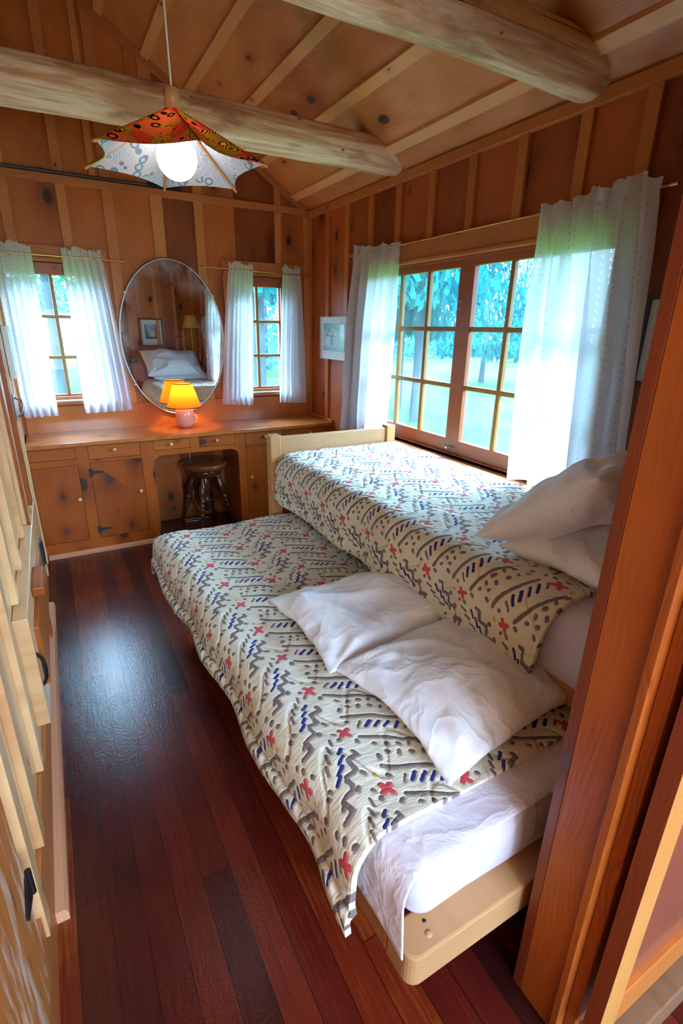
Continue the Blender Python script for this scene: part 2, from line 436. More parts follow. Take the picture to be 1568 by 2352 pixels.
def quilt_mat(name='printed_quilt'):
    m, t, out = new_mat(name)
    uvn = t.n.new('ShaderNodeUVMap'); uvn.uv_map = 'UVMap'; uv0 = uvn.outputs[0]
    wob = t.vm('SCALE', t.vm('SUBTRACT', t.noise(uv0, 45, 2, out=1), (0.5, 0.5, 0.5)), scale=0.007)
    wob2 = t.vm('SCALE', t.vm('SUBTRACT', t.noise(uv0, 9, 1, out=1), (0.5, 0.5, 0.5)), scale=0.022)
    P = t.vm('MULTIPLY', t.vm('ADD', t.vm('ADD', uv0, wob), wob2), (1, 1, 0))

    def dabs(lst):
        acc = None
        for (ax, ay, bx, by, r) in lst:
            n = t.n.new('ShaderNodeGroup'); n.node_tree = DAB; t.l.new(P, n.inputs['P'])
            n.inputs['C'].default_value = ((ax + bx) / 2, (ay + by) / 2, 0)
            hx, hy = (bx - ax) / 2 + 1e-5, (by - ay) / 2
            n.inputs['Hv'].default_value = (hx, hy, 0); n.inputs['iHH'].default_value = 1 / (hx * hx + hy * hy)
            n.inputs['R'].default_value = r
            acc = n.outputs[0] if acc is None else t.m('MINIMUM', acc, n.outputs[0])
        return acc

    def at(cx, cy, dx, dy, r): return (cx - dx, cy - dy, cx + dx, cy + dy, r)
    red = [at(0, 0, .0135, .009, .0078), at(0, 0, -.006, .0155, .0078), at(.192, -.069, .0135, .009, .0076), at(.192, -.069, -.006, .015, .0074)]
    yel = [at(-.004, .045, .001, .001, .0062), at(.191, -.112, .001, .001, .0062)]
    blue = [at(cx, cy, .0115, .0072, .0052) for cx, cy in ((.079, -.002), (.100, -.013), (.124, -.025), (.149, -.038))]
    blue += [at(cx, cy, .0085, .0066, .0052) for cx, cy in ((-.047, -.061), (-.060, -.086), (-.074, -.109), (-.090, -.131))]
    gray = [at(.057, .006, .009, .0085, .0042), at(.172, -.051, .009, .0055, .0042)]
    gray += [(.029, .060, .102, .026, .0064), (.102, .026, .172, -.014, .0062), (.031, -.035, .100, -.071, .0064), (.100, -.071, .168, -.112, .0060)]
    gray += [at(cx, cy, .0018, .0110, .0044) for cx, cy in ((-.052, -.022), (-.070, -.044), (-.086, -.066), (-.099, -.092))]
    gray += [at(cx, cy, .0018 * (1 if i % 2 else -1), .0022, .0056 + .0007 * (i % 3)) for i, (cx, cy) in enumerate(((.052, .126), (.080, .111), (.109, .102), (.138, .090), (.168, .076), (.037, .088), (.066, .090), (.095, .078), (.127, .064), (.155, .047), (.180, .030), (.014, -.045), (-.030, .006), (-.026, -.020), (-.030, -.140), (-.045, -.118), (-.135, .055), (-.150, -.040), (-.120, -.135), (-.158, -.014), (-.168, .035), (-.112, .008), (-.138, -.072), (-.062, .024), (.030, .032)))]
    zz = []; zx, zy = -.017, -.074; N = 16
    px, py = zx, zy
    for i in range(1, N + 1):
        f = i / N; s = .0105 * math.sin(math.pi * 7.2 * f + .5)
        qx = zx - .105 * f + s * .83; qy = zy - .150 * f - s * .6
        zz.append((px, py, qx, qy, .0066)); px, py = qx, qy
    gray += zz
    dr, dy_, db, dg = dabs(red), dabs(yel), dabs(blue), dabs(gray)
    e = 0.0007
    tuft = t.noise(uv0, 260, 2)
    base = t.mix(t.rng(t.noise(uv0, 7, 3), 0.35, 0.65, 0, 1), rgb(232, 227, 212), rgb(222, 212, 190))
    col = t.mix(t.rng(dg, -e, e, 1, 0), base, t.mix(tuft, rgb(104, 90, 92), rgb(134, 120, 120)))
    col = t.mix(t.rng(db, -e, e, 1, 0), col, t.mix(tuft, rgb(26, 30, 104), rgb(44, 52, 148)))
    col = t.mix(t.rng(dy_, -e, e, 1, 0), col, rgb(218, 170, 52))
    col = t.mix(t.rng(dr, -e, e, 1, 0), col, t.mix(tuft, rgb(196, 54, 66), rgb(224, 88, 96)))
    # stitched channels follow the zigzags; crinkles run across
    u = t.sep(P)
    ph = t.m('ADD', t.m('MULTIPLY', u[0], 2 * math.pi / .185), 0.9)
    seam = t.m('FRACT', t.m('ADD', t.m('DIVIDE', u[1], .2), t.m('MULTIPLY', t.m('SINE', ph), 0.30)))
    seam = t.m('ABSOLUTE', t.m('SUBTRACT', seam, 0.5))
    seam = t.rng(seam, 0.0, 0.11, 0, 1, 'SMOOTHERSTEP')
    cr = t.noise(t.vm('MULTIPLY', uv0, (26, 80, 1)), 1.0, 4, 0.7)
    pad = t.m('ABSOLUTE', t.m('MINIMUM', t.m('MINIMUM', dg, db), dr))
    padh = t.rng(pad, 0.0, 0.005, 0.0, 1.0)
    h = t.m('ADD', t.m('MULTIPLY', seam, 1.1), t.m('ADD', t.m('MULTIPLY', cr, 1.0), t.m('MULTIPLY', padh, 0.35)))
    principled(t, out, col, 0.85, t.bump(h, 0.75, 0.006), spec=0.25, sheen=0.15)
    return m


M['quilt'] = quilt_mat()


def linen(name, c, wr=0.4, sc=9.0):
    m, t, out = new_mat(name)
    tc = t.n.new('ShaderNodeTexCoord').outputs['Object']
    wv = t.noise(tc, 420, 1)
    n1 = t.noise(t.vm('ADD', tc, t.vm('SCALE', t.noise(tc, 3.5, 2, out=1), scale=0.35)), sc, 3, 0.5)
    ridge = t.m('ABSOLUTE', t.m('SUBTRACT', n1, 0.5))
    h = t.m('ADD', t.m('MULTIPLY', t.m('SUBTRACT', 1.0, t.m('POWER', t.rng(ridge, 0, 0.16, 0, 1), 0.8)), 1.0), t.m('MULTIPLY', wv, 0.03))
    principled(t, out, c, 0.72, t.bump(h, wr, 0.012), spec=0.3, sheen=0.1); return m


M['pillow'] = linen('white_pillowcase', rgb(240, 242, 252), 0.38, 6.5)
M['sheet'] = linen('white_sheet', rgb(208, 202, 224), 0.4, 4.0)
M['blanket'] = linen('white_blanket', rgb(222, 214, 228), 0.2, 12.0)


def curtain_mat():
    m, t, out = new_mat('sheer_dotted_curtain')
    uvn = t.n.new('ShaderNodeUVMap'); uvn.uv_map = 'UVMap'; uv = uvn.outputs[0]
    P = t.vm('MULTIPLY', uv, (1, 1, 0))
    acc = None
    for cx, cy in ((0, 0), (.007, .002), (.0035, -.006), (.040, .011), (.042, .017)):
        q = t.vm('WRAP', t.vm('SUBTRACT', P, (cx, cy, 0)), (.040, .014, 1), (-.040, -.014, -1))
        d = t.vm('LENGTH', q); acc = d if acc is None else t.m('MINIMUM', acc, d)
    dot = t.rng(acc, .0015, .0022, 1, 0)
    col = t.mix(t.m('MULTIPLY', dot, 0.5), rgb(238, 240, 248), rgb(150, 160, 176))
    wv = t.noise(uv, 60, 2)
    nrm = t.bump(t.m('ADD', t.m('MULTIPLY', dot, 1.0), t.m('MULTIPLY', wv, 0.3)), 0.3, 0.002)
    df = t.n.new('ShaderNodeBsdfDiffuse'); t.l.new(col, df.inputs[0]); t.l.new(nrm, df.inputs['Normal'])
    tl = t.n.new('ShaderNodeBsdfTranslucent'); t.l.new(col, tl.inputs[0])
    tp = t.n.new('ShaderNodeBsdfTransparent')
    a = t.n.new('ShaderNodeMixShader'); a.inputs[0].default_value = 0.52; t.l.new(df.outputs[0], a.inputs[1]); t.l.new(tl.outputs[0], a.inputs[2])
    b = t.n.new('ShaderNodeMixShader'); t.put(b.inputs[0], t.m('ADD', t.m('MULTIPLY', dot, 0.25), 0.035))
    t.l.new(a.outputs[0], b.inputs[1]); t.l.new(tp.outputs[0], b.inputs[2]); t.l.new(b.outputs[0], out.inputs[0]); return m


M['curtain'] = curtain_mat()


def glass_mat():
    m, t, out = new_mat('dusty_window_glass')
    tc = t.n.new('ShaderNodeTexCoord').outputs['Object']
    tp = t.n.new('ShaderNodeBsdfTransparent'); gl = t.n.new('ShaderNodeBsdfGlossy'); gl.inputs['Roughness'].default_value = 0.02
    df = t.n.new('ShaderNodeBsdfTranslucent'); df.inputs[0].default_value = rgb(190, 225, 245)
    tp.inputs[0].default_value = (0.93, 0.98, 1.0, 1)
    du = t.rng(t.noise(t.vm('MULTIPLY', tc, (1, 1, 0.35)), 9, 4, 0.6), 0.35, 0.75, 0.006, 0.03)
    a = t.n.new('ShaderNodeMixShader'); t.put(a.inputs[0], du); t.l.new(tp.outputs[0], a.inputs[1]); t.l.new(df.outputs[0], a.inputs[2])
    fr = t.n.new('ShaderNodeFresnel'); fr.inputs[0].default_value = 1.35
    b = t.n.new('ShaderNodeMixShader'); t.l.new(t.m('MULTIPLY', fr.outputs[0], t.m('SUBTRACT', 1.0, t.n.new('ShaderNodeNewGeometry').outputs['Backfacing'])), b.inputs[0]); t.l.new(a.outputs[0], b.inputs[1]); t.l.new(gl.outputs[0], b.inputs[2])
    t.l.new(b.outputs[0], out.inputs[0]); return m


M['glass'] = glass_mat()


def mirror_mat():
    m, t, out = new_mat('aged_mirror')
    tc = t.n.new('ShaderNodeTexCoord').outputs['Object']; s = t.sep(tc)
    # object origin sits at the centre of the ellipse
    r = t.m('SQRT', t.m('ADD', t.m('POWER', t.m('DIVIDE', s[0], .375), 2.0), t.m('POWER', t.m('DIVIDE', s[2], .55), 2.0)))
    st = t.noise(t.comb(t.m('MULTIPLY', s[0], 60.0), 0.0, t.m('MULTIPLY', s[2], 5.0)), 1.0, 4, 0.7)
    bl = t.noise(tc, 7, 4, 0.65)
    edge = t.m('MULTIPLY', t.rng(r, 0.62, 0.98, 0, 1), t.rng(s[2], -0.4, 0.1, 0.35, 1))
    right = t.m('MULTIPLY', t.rng(s[0], 0.17, 0.33, 0, 1), t.rng(s[2], 0.32, 0.15, 0, 1))
    f = t.m('ADD', t.m('MULTIPLY', edge, t.rng(bl, 0.42, 0.66, 0, 0.6)), t.m('MULTIPLY', right, t.rng(st, 0.5, 0.62, 0, 0.75)), clamp=True)
    sp = t.noise(tc, 120, 2); f = t.m('MAXIMUM', f, t.rng(sp, 0.70, 0.74, 0, 0.35))
    gl = t.n.new('ShaderNodeBsdfGlossy'); gl.inputs['Roughness'].default_value = 0.012; gl.inputs[0].default_value = (0.93, 0.95, 0.96, 1)
    df = t.n.new('ShaderNodeBsdfDiffuse'); df.inputs[0].default_value = rgb(190, 190, 205)
    b = t.n.new('ShaderNodeMixShader'); t.put(b.inputs[0], f); t.l.new(gl.outputs[0], b.inputs[1]); t.l.new(df.outputs[0], b.inputs[2])
    t.l.new(b.outputs[0], out.inputs[0]); return m


M['mirror'] = mirror_mat()


def foliage_mat(name, c1, c2):
    m, t, out = new_mat(name)
    tc = t.n.new('ShaderNodeTexCoord').outputs['Object']
    col = t.mix(t.rng(t.noise(tc, 2.5, 3), 0.35, 0.65, 0, 1), c1, c2)
    df = t.n.new('ShaderNodeBsdfDiffuse'); t.l.new(col, df.inputs[0])
    tl = t.n.new('ShaderNodeBsdfTranslucent'); t.l.new(col, tl.inputs[0])
    a = t.n.new('ShaderNodeMixShader'); a.inputs[0].default_value = 0.5; t.l.new(df.outputs[0], a.inputs[1]); t.l.new(tl.outputs[0], a.inputs[2])
    t.l.new(a.outputs[0], out.inputs[0]); return m


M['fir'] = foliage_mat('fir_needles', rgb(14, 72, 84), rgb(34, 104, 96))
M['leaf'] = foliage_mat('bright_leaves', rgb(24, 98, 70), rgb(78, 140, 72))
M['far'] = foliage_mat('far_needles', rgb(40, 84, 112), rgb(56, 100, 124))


def grass_mat():
    m, t, out = new_mat('lawn')
    tc = t.n.new('ShaderNodeTexCoord').outputs['Object']
    n = t.noise(tc, 0.6, 4); n2 = t.noise(tc, 40, 3)
    col = t.mix(t.rng(n, 0.35, 0.65, 0, 1), rgb(14, 54, 8), rgb(40, 78, 10))
    col = t.mix(t.rng(n2, 0.3, 0.7, 0, 0.5), col, rgb(8, 40, 8))
    principled(t, out, col, 0.9, spec=0.1); return m


M['grass'] = grass_mat()

# ---------------------------------------------------------------- the room
XR, YB, XL, YC = 2.02, 4.195, -0.225, 3.755
YREAR = -2.5


def zc(x): return 2.42 + SL * (XR - x)


def panel(mb, cuts, lo, hi, mk, holes, base_tone=None):
    """vertical boards between cuts; holes = (a0, a1, z0, z1); mk(a0, a1, z0, z1, tone) adds one board piece"""
    for a0, a1 in zip(cuts[:-1], cuts[1:]):
        tone = random.random()
        ed = sorted({a0, a1} | {h for q in holes for h in q[:2] if a0 < h < a1})
        for b0, b1 in zip(ed[:-1], ed[1:]):
            mid = (b0 + b1) / 2; zs = [(lo, hi(b0, b1) if callable(hi) else hi)]
            for q in holes:
                if q[0] < mid < q[1]:
                    nzs = []
                    for z0, z1 in zs:
                        if q[2] > z0: nzs.append((z0, min(z1, q[2])))
                        if q[3] < z1: nzs.append((max(z0, q[3]), z1))
                    zs = nzs
            for z0, z1 in zs: mk(b0, b1, z0, z1, tone)


# floor and ground
mb = MB(); mb.box(XL - 0.15, XR + 0.15, YREAR, YB + 0.15, -0.12, 0.0)
struct(mb.build('floor', M['floor']))

# ceiling boards between battens
mb = MB()
edges = [2.60, 2.28, 1.897, 1.62, 1.362, 1.107, .862, .607, .352, .097, -.158, -.413]
for a, b in zip(edges[:-1], edges[1:]):
    mb.add([(a, YREAR, zc(a)), (b, YREAR, zc(b)), (b, YB + .5, zc(b)), (a, YB + .5, zc(a)), (a, YREAR, zc(a) + .05), (b, YREAR, zc(b) + .05), (b, YB + .5, zc(b) + .05), (a, YB + .5, zc(a) + .05)],
           [(0, 1, 2, 3)[::-1], (4, 5, 6, 7), (0, 1, 5, 4), (1, 2, 6, 5), (2, 3, 7, 6), (3, 0, 4, 7)], random.random())
ceiling = struct(mb.build('ceiling', M['ceil']))
for a in edges[2:-1]:
    mb = MB(); b = a - .047; dz = .018; tn = random.random()
    mb.add([(a, YREAR, zc(a) + .002), (b, YREAR, zc(b) + .002), (b, YB, zc(b) + .002), (a, YB, zc(a) + .002), (a - .006, YREAR, zc(a) - dz), (b - .006, YREAR, zc(b) - dz), (b - .006, YB, zc(b) - dz), (a - .006, YB, zc(a) - dz)],
           [(0, 1, 2, 3), (4, 5, 6, 7)[::-1], (0, 1, 5, 4), (1, 2, 6, 5), (2, 3, 7, 6), (3, 0, 4, 7)], tn)
    mb.build('batten', M['ceil_b'], ceiling)

# back wall with two windows
WIN_L = (-.19, .375, 1.02, 1.925)
WIN_S = (1.335, 1.79, 1.02, 1.925)
WIN_R = (1.36, 3.23, .85, 1.935)
cuts = [XL - .15, -.085, .235, .512, .825, 1.118, 1.39, 1.712, 1.962, XR + .05]
mb = MB()
panel(mb, cuts, -.1, lambda a, b: zc(a) + .02, lambda a, b, z0, z1, tn: mb.box(a, b, YB, YB + .09, z0, z1, tn), [WIN_L, WIN_S])
wall_back = struct(mb.build('wall_back', M['wall_back']))
mb = MB(); panel(mb, [XL - .15, XR + .15], -.5, lambda a, b: zc(b), lambda a, b, z0, z1, tn: mb.box(a, b, YB + .09, YB + .13, z0, z1, tn), [WIN_L, WIN_S])
mb.build('siding', M['siding'], wall_back)
for a0, a1 in ((-.118, -.058), (.205, .262), (.478, .545), (.785, .868), (1.086, 1.15), (1.712, 1.765), (1.962, 2.02)):
    for z0, z1 in ((.985, 2.40), (2.44, zc(a1))):
        if z0 < 1.9 and (a0 < .43 or 1.2 < a0 < 1.95):
            z0 = 2.03
        mb = MB(); mb.box(a0, a1, YB - .017, YB + .001, z0, z1); mb.build('batten', M['batten_v'], wall_back, bevel=.002)
for a0, a1 in ((.395, .475), (.69, .735)):
    mb = MB(); mb.box(a0 + .02, a1 - .02, YB - .017, YB + .001, 2.44, zc(a1)); mb.build('batten', M['batten_v'], wall_back, bevel=.002)
mb = MB(); mb.box(XL, XR, YB - .035, YB, 2.392, 2.438, .3)
struct(mb.build('trim_1', M['trim_x'], bevel=.003))
# sloping trim under the ceiling on the gable
mb = MB(); a, b = XL, XR - .02
mb.prism([(a, zc(a)), (a, zc(a) - .055), (b, zc(b) - .055), (b, zc(b))], (YB - .03, YB), 'y', .4)
struct(mb.build('trim_2', M['trim_x'], bevel=.003))

# right wall
cuts = [YREAR, -.1, .45, .75, 1.05, 1.36, 1.63, 1.95, 2.27, 2.59, 2.91, 3.225, 3.54, 3.84, YB + .05]
mb = MB()
panel(mb, cuts, -.1, zc(XR) + .03, lambda a, b, z0, z1, tn: mb.box(XR, XR + .09, a, b, z0, z1, tn), [WIN_R])
wall_right = struct(mb.build('wall_right', M['wall_side']))
mb = MB(); panel(mb, [YREAR, YB + .13], -.5, 2.42, lambda a, b, z0, z1, tn: mb.box(XR + .09, XR + .13, a, b, z0, z1, tn), [WIN_R])
mb.build('siding', M['siding'], wall_right)
for c in (.75, 1.05, 1.36, 1.63, 1.95, 2.27, 2.59, 2.91, 3.225, 3.54, 3.84):
    z0 = 2.04 if 1.3 < c < 3.3 else 0.0
    mb = MB(); mb.box(XR - .019, XR + .001, c - .027, c + .027, z0, 2.40); mb.build('batten', M['batten_s'], wall_right, bevel=.002)
mb = MB(); mb.box(XR - .019, XR + .001, YB - .05, YB, 0, 2.4); mb.build('batten', M['batten_s'], wall_right)
mb = MB(); mb.box(XR - .03, XR, .47, YB - .03, 2.375, 2.425, .7)
struct(mb.build('trim_3', M['trim_y'], bevel=.003))

# unseen rear wall, added to cut the sky fill; wide opening sized for light
mb = MB(); mb.box(XL, XR, YREAR - .1, YREAR, -.1, 1.15, .4); mb.box(XL, XR, YREAR - .1, YREAR, 2.65, zc(XL), .5); mb.box(XL, 0, YREAR - .1, YREAR, 1.15, 2.65, .3); mb.box(1.8, XR, YREAR - .1, YREAR, 1.15, 2.65, .3)
struct(mb.build('wall_rear_added', M['wall_back']))

# left wall
mb = MB()
panel(mb, [YREAR, -1.6, -1.0, -.4, .2, .62, .93, 1.25, 1.55, 1.84, 2.12, 2.42, 2.70, 3.0, 3.3, 3.6, 3.9, YB], -.1, zc(XL), lambda a, b, z0, z1, tn: mb.box(XL - .08, XL, a, b, z0, z1, tn), [])
wall_left = struct(mb.build('wall_left', M['wall_left']))
for c, z0 in ((1.04, .17), (1.23, .245), (1.50, .25), (1.78, .69), (2.06, .69), (2.40, .69), (2.63, .04), (2.86, .6), (3.42, .04), (3.62, .04)):
    mb = MB(); mb.box(XL - .001, XL + .02, c - .028, c + .028, z0, 3.7); mb.build('batten', M['wall_left'], wall_left, bevel=.002)
mb = MB(); mb.box(XL, XL + .012, .2, 1.6, 0, .245, .4); mb.box(XL, XL + .012, 1.6, 3.72, 0, .17, .4)
struct(mb.build('baseboard_left', M['trim_y'], bevel=.002))
mb = MB(); mb.prism([(XL + .011, 0), (-.182, 0), (-.182, .028), (-.190, .042), (XL + .011, .042)], (1.16, 3.02), 'y', .3)
struct(mb.build('trim_4', M['pink_y']))

# low cupboard doors in the left wall
mb = MB(); mb.box(XL + .001, XL + .045, 1.66, 2.56, .27, .68, .2)
d1 = struct(mb.build('door_1', M['wall_left'], bevel=.004))
mb = MB(); mb.box(XL + .04, XL + .06, 1.76, 2.46, .36, .59, .7); mb.build('door_panel', M['jamb'], d1, bevel=.004)
mb = MB(); mb.box(XL + .045, XL + .085, 1.93, 2.13, .615, .655, .2); mb.build('turn_button', M['jamb'], d1, bevel=.008)
mb = MB(); mb.tube([(XL + .045, 1.70, .40), (XL + .058, 1.695, .43), (XL + .061, 1.69, .47), (XL + .058, 1.685, .51), (XL + .045, 1.68, .54)], [.004, .006, .007, .006, .004], 8)
mb.build('handle', M['black'], d1)
mb = MB(); mb.box(XL + .001, XL + .024, 2.68, 3.38, .18, .57, .8)
d2 = struct(mb.build('door_2', M['wall_left'], bevel=.004))
mb = MB(); mb.box(XL + .024, XL + .034, 3.02, 3.10, .27, .41); mb.tube([(XL + .034, 3.05, .27), (XL + .034, 3.05, .41)], .008, 8); mb.build('hinge', M['black'], d2)
def scuffed():
    m, t, out = new_mat('scuffed_door'); tc = t.n.new('ShaderNodeTexCoord').outputs['Object']
    a = t.noise(t.vm('MULTIPLY', tc, (3, 14, 2.2)), 1.6, 4, .65); g = t.noise(t.vm('MULTIPLY', tc, (1, 120, 3)), 1.0, 2)
    col = t.mix(g, rgb(206, 132, 66), rgb(160, 88, 38)); col = t.mix(t.rng(a, .5, .62, 0, .8), col, rgb(222, 196, 176))
    b = t.noise(t.vm('MULTIPLY', tc, (2, 22, 3)), 2.0, 2); col = t.mix(t.rng(b, .68, .74, 0, .8), col, rgb(84, 66, 84))
    principled(t, out, col, .45, coat=.2); return m
mb = MB(); mb.box(XL + .001, XL + .022, .30, .92, .2, 2.0, .6)
d3 = struct(mb.build('door_3', scuffed(), bevel=.003))
mb = MB(); mb.tube([(XL + .028, .93, .43), (XL + .028, .93, .495)], .0065, 10); mb.add([(XL + .0235, .92, .43), (XL + .0235, .92, .50), (XL + .0235, .85, .468), (XL + .0235, .85, .458), (XL + .028, .92, .43), (XL + .028, .92, .50), (XL + .028, .85, .468), (XL + .028, .85, .458)], [(0, 1, 2, 3), (7, 6, 5, 4), (0, 4, 5, 1), (2, 6, 7, 3), (1, 5, 6, 2), (0, 3, 7, 4)])
mb.build('hinge', M['black'], d3)
# vertical casings on the left wall towards the desk
for k, (c, w, th) in enumerate(((2.66, .03, .03), (3.16, .045, .026))):
    mb = MB(); mb.box(XL, XL + th, c - w, c + w, .60 if k else .04, 3.5, .3 + .3 * k)
    struct(mb.build('trim_%d' % (5 + k), M['jamb'], bevel=.003))
lt = thing('door_latch', 'curved metal latch mounted on the left wall beside the dotted curtain', 'latch', (XL, 3.4, 1.1))
mb = MB(); mb.box(XL + .02, XL + .026, 3.34, 3.46, 1.03, 1.17); mb.build('plate', M['steel'], lt, bevel=.002)
mb = MB(); mb.tube([(XL + .026, 3.40, 1.15), (XL + .055, 3.39, 1.14), (XL + .062, 3.38, 1.10), (XL + .05, 3.38, 1.06), (XL + .03, 3.39, 1.05)], .006, 8); mb.build('handle', M['steel'], lt)
lf = thing('picture_frame', 'thin pale framed picture on the left wall, seen almost edge-on beside the curtain', 'picture', (XL, 3.7, 1.25))
mb = MB(); mb.box(XL + .02, XL + .045, 3.52, 3.86, 1.24, 1.53); mb.build('frame', M['white'], lf, bevel=.003)
mb = MB(); mb.box(XL + .0452, XL + .047, 3.55, 3.83, 1.27, 1.50); mb.build('picture', simple('pale_blue_print', rgb(170, 200, 214), .2), lf)

# partition with the doorway we look through
mb = MB(); mb.box(.83, XR, .36, .452, -.02, 2.6, .2)
for k in range(5):
    mb.box(.83 + k * .238, .83 + (k + 1) * .238, .452, .462, -.02, zc(.83 + k * .238), random.random())
mb.box(XL, .83, .36, .46, 2.05, zc(XL), .5); mb.box(.83, XR, .36, .452, 2.6, zc(.83), .5)
wall_front = struct(mb.build('wall_front', M['wall_back']))
for x0, x1 in ((1.20, 1.235), (1.43, 1.475), (1.68, 1.72), (1.93, 1.98)):
    mb = MB(); mb.box(x0, x1, .461, .478, 0, zc(x1)); mb.build('batten', M['batten_v'], wall_front)
jm = MB(); jm.box(.795, .83, .343, .4485, -.01, 2.05, .3)
jamb = struct(jm.build('trim_7', M['jamb'], bevel=.0015))
mb = MB(); mb.box(.785, .795, .343, .360, 0, 2.03, .6); mb.build('door_stop', M['jamb'], jamb, bevel=.002)
mb = MB(); mb.box(.795, .90, .449, .472, -.01, 2.12, .4); mb.box(XL, .795, .461, .472, 2.05, 2.14, .4)
struct(mb.build('trim_8', M['jamb_d'], bevel=.0015))
mb = MB(); mb.box(.812, .90, .318, .343, 0, 2.1, .4)
struct(mb.build('trim_9', M['jamb'], bevel=.002))

cup = thing('panelled_door', 'pale wooden frame and panel door standing open just right of the doorway jamb', 'door', (.8, .25, .0))
mb = MB(); mb.box(.8005, .868, .268, .2995, .12, 2.0, .3); stl = mb.build('stile', M['cup'], cup, bevel=.002)
mb = MB(); mb.box(.799, .8005, .2685, .300, .12, 2.0, .3); mb.build('edge_face', M['jamb_d'], stl)
mb = MB(); mb.box(.868, 1.60, .2685, .300, .12, .22, .6); mb.build('bottom_rail', M['cup_x'], cup, bevel=.002)
mb = MB(); mb.box(.868, 1.60, .28, .292, .22, 2.0, .5); mb.build('panel', M['cup_p'], cup)
mb = MB(); mb.box(1.55, 1.62, .268, .30, .12, 2.0, .5); mb.build('stile', M['cup'], cup)
mb = MB(); mb.box(.83, XR, .235, .33, 0, .085, .5)
struct(mb.build('baseboard_front', wood('weathered_baseboard', Z, X, rgb(150, 112, 84), rgb(100, 70, 50), .1), bevel=.004))

# ---------------------------------------------------------------- windows
def pane_grid(parent, axis, off, g0, g1, gz0, gz1, vbars, hbars, bw=.022, th=.028):
    """muntins and glass in the plane axis=off"""
    def bx(mb, a0, a1, z0, z1, d0, d1):
        if axis == 'y': mb.box(a0, a1, off + d0, off + d1, z0, z1, .4)
        else: mb.box(off + d0, off + d1, a0, a1, z0, z1, .4)
    mb = MB()
    for c in vbars: bx(mb, c - bw / 2, c + bw / 2, gz0, gz1, 0, th)
    for c in hbars: bx(mb, g0, g1, c - bw / 2, c + bw / 2, .002, th - .002)
    mb.build('muntin_bars', M['muntin'], parent, bevel=.004)
    va = [g0] + list(vbars) + [g1]; ha = [gz0] + list(hbars) + [gz1]
    for i in range(len(va) - 1):
        for j in range(len(ha) - 1):
            mb = MB(); bx(mb, va[i], va[i + 1], ha[j], ha[j + 1], th * .5, th * .5 + .003); mb.build('glass_pane', M['glass'], parent)


def frame_box(mb, axis, off, a0, a1, z0, z1, w, d0, d1, wt=None, wb=None, tone=.4):
    wt = wt or w; wb = wb or w
    def bx(p, q, r, s):
        if axis == 'y': mb.box(p, q, off + d0, off + d1, r, s, tone)
        else: mb.box(off + d0, off + d1, p, q, r, s, tone)
    bx(a0, a0 + w, z0, z1); bx(a1 - w, a1, z0, z1); bx(a0 + w, a1 - w, z0, z0 + wb); bx(a0 + w, a1 - w, z1 - wt, z1)


def back_window(name, win, g0, g1, mull, cas):
    x0, x1, z0, z1 = win
    mb = MB(); c0, c1 = cas
    mb.box(c0, c1, YB - .022, YB + .002, 1.955, 2.03, .3)          # header casing
    mb.box(c0 + .01, c1 - .01, YB - .03, YB + .002, 1.93, 1.955, .4)
    for a, b in ((c0, x0 + .002), (x1 - .002, c1)):
        if b > a: mb.box(a, b, YB - .02, YB + .002, .985, 1.93, .5)
    mb.box(max(XL, x0 - .03), x1 + .03, YB - .055, YB + .06, 1.0, 1.022, .2)
    fr = struct(mb.build(name, M['trim_x'], bevel=.003))
    mb = MB(); frame_box(mb, 'y', YB, x0, x1, 1.022, 1.93, .03, .0, .09); mb.build('frame', M['sash'], fr)
    mb = MB(); frame_box(mb, 'y', YB, x0 + .012, x1 - .012, 1.03, 1.915, g0 - x0 - .012, .035, .07, wt=.06, wb=.035); mb.build('sash', M['sash'], fr, bevel=.003)
    pane_grid(fr, 'y', YB + .04, g0, g1, 1.063, 1.856, [mull], [1.322, 1.592])
    mb = MB(); mb.box(max(XL, x0 - .02), x1 + .02, YB - .05, YB + .0, 1.0225, 1.030); mb.build('sill', M['white'], fr)
    return fr


back_window('window_1', WIN_L, -.155, .347, .097, (XL, .458))
back_window('window_2', WIN_S, 1.372, 1.755, 1.5625, (1.272, 1.955))

mb = MB()
mb.box(XR - .024, XR + .002, WIN_R[0] - .09, WIN_R[1] + .09, 1.945, 2.045, .7)
mb.box(XR - .034, XR + .002, WIN_R[0] - .05, WIN_R[1] + .05, 1.925, 1.945, .6)
for a, b in ((WIN_R[0] - .08, WIN_R[0]), (WIN_R[1], WIN_R[1] + .08)): mb.box(XR - .022, XR + .002, a, b, .8, 1.925, .5)
mb.box(XR - .05, XR + .06, WIN_R[0] - .06, WIN_R[1] + .06, .815, .835, .4)
w3 = struct(mb.build('window_3', M['trim_y'], bevel=.003))
mb = MB(); frame_box(mb, 'x', XR, WIN_R[0], WIN_R[1], .835, 1.935, .02, .0, .09); mb.build('frame', M['sash'], w3)
for (a0, a1, va, dx) in ((2.292, 3.215, (2.628, 2.905), .03), (1.375, 2.288, (1.967, 1.685), .022)):
    mb = MB(); frame_box(mb, 'x', XR + dx, a0, a1, .845, 1.93, .06, .0, .036, wt=.055, wb=.09); sh = mb.build('sash', M['sash'], w3, bevel=.003)
    pane_grid(w3, 'x', XR + dx + .004, a0 + .06, a1 - .06, .935, 1.875, sorted(va), [1.243, 1.558], bw=.026)
for z in (1.70, 1.66):
    mb = MB(); mb.tube([(XR + .025, 2.33, z), (XR + .008, 2.325, z - .004), (XR + .006, 2.31, z + .004), (XR + .02, 2.30, z)], .0022, 6); mb.build('hook', M['steel'], w3)
